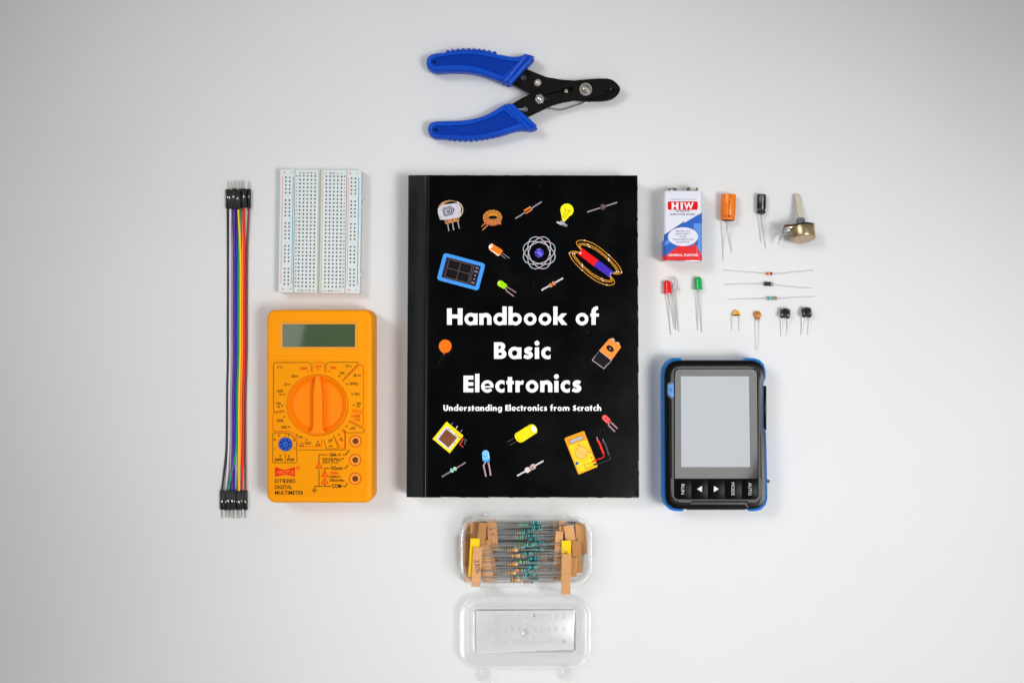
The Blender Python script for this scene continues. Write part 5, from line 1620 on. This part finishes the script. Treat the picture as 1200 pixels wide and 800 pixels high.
# ------------------------------------------------------------------ resistor strips in the box
M_KRAFT = [mat("kraft_tape_%d" % i, alb(c_, .70), .85, bump=.35, bscale=700, var=.07, vscale=220, spec=.15) for i, c_ in enumerate(((204, 150, 100), (192, 140, 92), (212, 158, 108), (176, 126, 78)))]
M_YEL = mat("yellow_tape", alb((244, 200, 30), .70), .7, bump=.2, bscale=700, spec=.2)
PAL = {
    "teal": ((100, 188, 184), [(30, 44, 40), (30, 110, 90), (24, 40, 46), (20, 100, 104), (150, 80, 40)]),
    "green": ((104, 190, 186), [(120, 196, 40), (40, 52, 50), (236, 110, 40), (20, 96, 100), (130, 60, 40)]),
    "orange": ((104, 184, 182), [(240, 112, 40), (240, 118, 44), (40, 50, 50), (236, 106, 40), (120, 70, 40)]),
    "maroon": ((96, 172, 172), [(116, 24, 50), (116, 24, 50), (110, 196, 50), (24, 60, 60), (130, 70, 40)]),
    "beige": ((206, 168, 120), [(100, 60, 30), (40, 30, 24), (210, 130, 40), (176, 140, 60)]),
    "dark": ((80, 166, 166), [(22, 30, 34), (20, 60, 62), (22, 30, 34), (16, 90, 90), (22, 30, 30)]),
    "red": ((100, 180, 186), [(214, 40, 30), (236, 96, 30), (214, 40, 30), (240, 150, 60), (120, 70, 40)]),
}
GROUP = "taped resistor strips in the clear box"


M_LEADB = mat("dull_tinned_lead", (0.43, 0.425, 0.41), 0.4, 0.8)


def resistor_mesh(mb, A, B, cpos, pal, R=1.36, L=6.6):
    """leads from A to B with the body centred at fraction cpos"""
    d = (B - A).normalized(); C = A.lerp(B, cpos); C = C + Vector((0, 0, .3))
    body = mat("film_" + pal, alb(PAL[pal][0], .68), .35)
    S = C - d * L / 2; E_ = C + d * L / 2
    mb.tube([A, A.lerp(S, .5) + Vector((0, 0, .1)), S], .24, M_LEADB, 5); mb.tube([E_, E_.lerp(B, .5) + Vector((0, 0, .1)), B], .24, M_LEADB, 5)
    mb.lathe([(R * r, L * s) for r, s in dog], S, d, body, 12)
    bs = PAL[pal][1]; pos = [.09, .31, .44, .57, .80][:len(bs)]
    for s0, rgb in zip(pos, bs):
        rr_ = R * (1.0 if s0 < .2 or s0 > .75 else .82) + .04
        mb.lathe([(rr_, L * s0), (rr_, L * (s0 + .105))], S, d, ink_mat(rgb, .68, .35), 12, False, False)


def tape(mb, cx, cy, w, h, rot, zz, m, bow=.0):
    """folded paper tape: a thin, slightly bowed strip"""
    c, s = cos(radians(rot)), sin(radians(rot)); n = 6; rg = []
    for i in range(n + 1):
        v = -h / 2 + h * i / n; zt = zz + bow * (1 - (2 * i / n - 1) ** 2)
        rg.append([(cx + (u * c - v * s), cy + (u * s + v * c), zt + dz) for u, dz in ((-w / 2, 0), (w / 2, 0), (w / 2, .45), (-w / 2, .45))])
    rg = [[at(x, y, z_) for x, y, z_ in r] for r in rg]
    mb.rings(rg, m)


# label, z, left tape, right tape (cx, cy, w, h, rot, material), left z/right z, body px, palette, rows, marks
STRIPS = [
    ("kraft-taped strip deepest in the box at the far right, mostly hidden", 3.0, (548.6, 646, 9, 70, 1, M_KRAFT[1]), (652.6, 645, 9, 70, 0, M_KRAFT[0]), 624, "teal", 611, 8.4, 9, None),
    ("kraft-taped strip whose left tape stands lowest at the box's left wall", 4.6, (549.6, 662, 9.4, 40, 2, M_KRAFT[2]), (651.8, 653, 10, 50, -3, M_KRAFT[1]), 618, "green", 617, 8.5, 8, None),
    ("short kraft-taped strip with a pen stroke, lying under the leads at mid box", 6.2, (577.2, 663, 13, 28, 4, M_KRAFT[3]), (636.6, 658, 9, 22, 0, M_KRAFT[0]), 607, "maroon", 622, 8.6, 7, [("Z", 'R', 638, 664, 5.5, 80)]),
    ("kraft-taped strip with a plain left tape above the yellow one", 8.2, (556.4, 629, 10.4, 38, 0, M_KRAFT[1]), (659.4, 626, 8, 32, 0, M_KRAFT[2]), 628, "teal", 613, 8.0, 7, [("220", 'R', 658.4, 627, 4.6, 80)]),
    ("kraft-taped strip with 15 penned on its left tape", 10.0, (567.4, 640, 10, 36, -6, M_KRAFT[0]), (681.2, 631, 12, 36, -4, M_KRAFT[1]), 621, "dark", 615, 8.2, 7, [("15...", 'L', 564.4, 638, 5.5, 76)]),
    ("kraft-taped strip with a pencilled row on its upright left tape", 12.0, (577.2, 626, 11.6, 36, -4, M_KRAFT[1]), (669.6, 637, 11.6, 44, -9, M_KRAFT[2]), 609, "maroon", 614, 8.4, 5, [("1 3 ...", 'L', 574.5, 627, 5.6, 80), ("10 K", 'R', 669.0, 640, 5.4, 78)]),
    ("kraft-taped strip slanting beside the 330k tape", 14.0, (569.8, 660, 12, 44, -8, M_KRAFT[2]), (676.0, 652, 11, 38, -4, M_KRAFT[3]), 623.5, "dark", 650, 7.6, 5, None),
    ("strip of resistors held in bright yellow paper tape", 16.2, (555.6, 653, 11, 45, 3, M_YEL), (663.2, 656, 11, 46, 1.6, M_YEL), 613.0, "green", 643.6, 8.0, 5, [("22", 'R', 663.2, 648.2, 3.0, 5)]),
    ("kraft-taped strip marked 330k whose right tape hangs over the box's rim", 18.6, (558.8, 664, 10.4, 46, 3, M_KRAFT[2]), (663.6, 672.4, 10.8, 47, 2, M_KRAFT[0]), 600.5, "beige", 644.0, 8.6, 5, [("330k", 'L', 556.8, 664, 6.2, 82)]),
    ("kraft-taped strip with a plain square right tape by the box's right wall", 9.2, (545.6, 648, 8, 30, -2, M_KRAFT[3]), (672.6, 657, 14, 24, 2, M_KRAFT[0]), 611, "orange", 626, 8.4, 6, None),
]
STRIPS += [
    ("kraft-taped strip with its upright right tape just left of the yellow one", 13.0, (573.2, 651, 10, 38, -12, M_KRAFT[1]), (654.6, 642, 9, 40, 3, M_KRAFT[2]), 627, "teal", 613, 7.6, 8, None),
    ("kraft-taped strip with a leaning right tape low beside the hanging one", 15.3, (564.6, 625, 9, 26, 7, M_KRAFT[3]), (671.6, 664, 10, 22, 5, M_KRAFT[1]), 622, "teal", 640, 7.4, 6, None),
]
random.seed(5)
for lab, z0, TL, TR, bx_, pal, y0, pitch, n, marks in STRIPS:
    th = thing("resistor_strip", lab, "resistor strip", at((TL[0] + TR[0]) / 2, (TL[1] + TR[1]) / 2, 0), GROUP)
    th.location.z = z0 * MM
    for T_, nm in ((TL, 'L'), (TR, 'R')):
        mb = MB()
        zt = z0 + .5 + (1.6 if (z0 > 18 and nm == 'R') else 0)
        tape(mb, *T_[:5], zt, T_[5], .5)
        tp_ = mb.build("paper_tape", th)
        for mk in (marks or []):
            if mk[1] == nm:
                ik = Ink(zt + 1.02, .70); ik.text(mk[0], mk[2], mk[3], mk[4], (58, 44, 92), rot=mk[5], bold=-.006); ik.mb.build("pen_mark", tp_)
    for k in range(n):
        y = y0 + k * pitch
        ya = y + random.uniform(-2.6, 2.6); yb = y + random.uniform(-2.6, 2.6) + (random.choice((-6, 6)) if random.random() < .16 else 0)
        xa = TL[0] + 1.5; xb = TR[0] - 1.5
        sag = random.uniform(-.2, .3)
        A = at(xa, ya, z0 + .55 + sag * .3); B = at(xb, yb, z0 + .55 + (1.6 if z0 > 18 else 0))
        f = ((bx_ + random.uniform(-4.6, 4.6)) - xa) / (xb - xa)
        p2 = pal
        if pal == "green" and k % 2: p2 = "orange"
        if pal == "teal" and random.random() < .3: p2 = "dark"
        if pal == "dark" and random.random() < .3: p2 = "teal"
        if pal == "dark" and k == n - 1: p2 = "red"
        mb = MB(); resistor_mesh(mb, A, B, f, p2); mb.build("resistor", th)
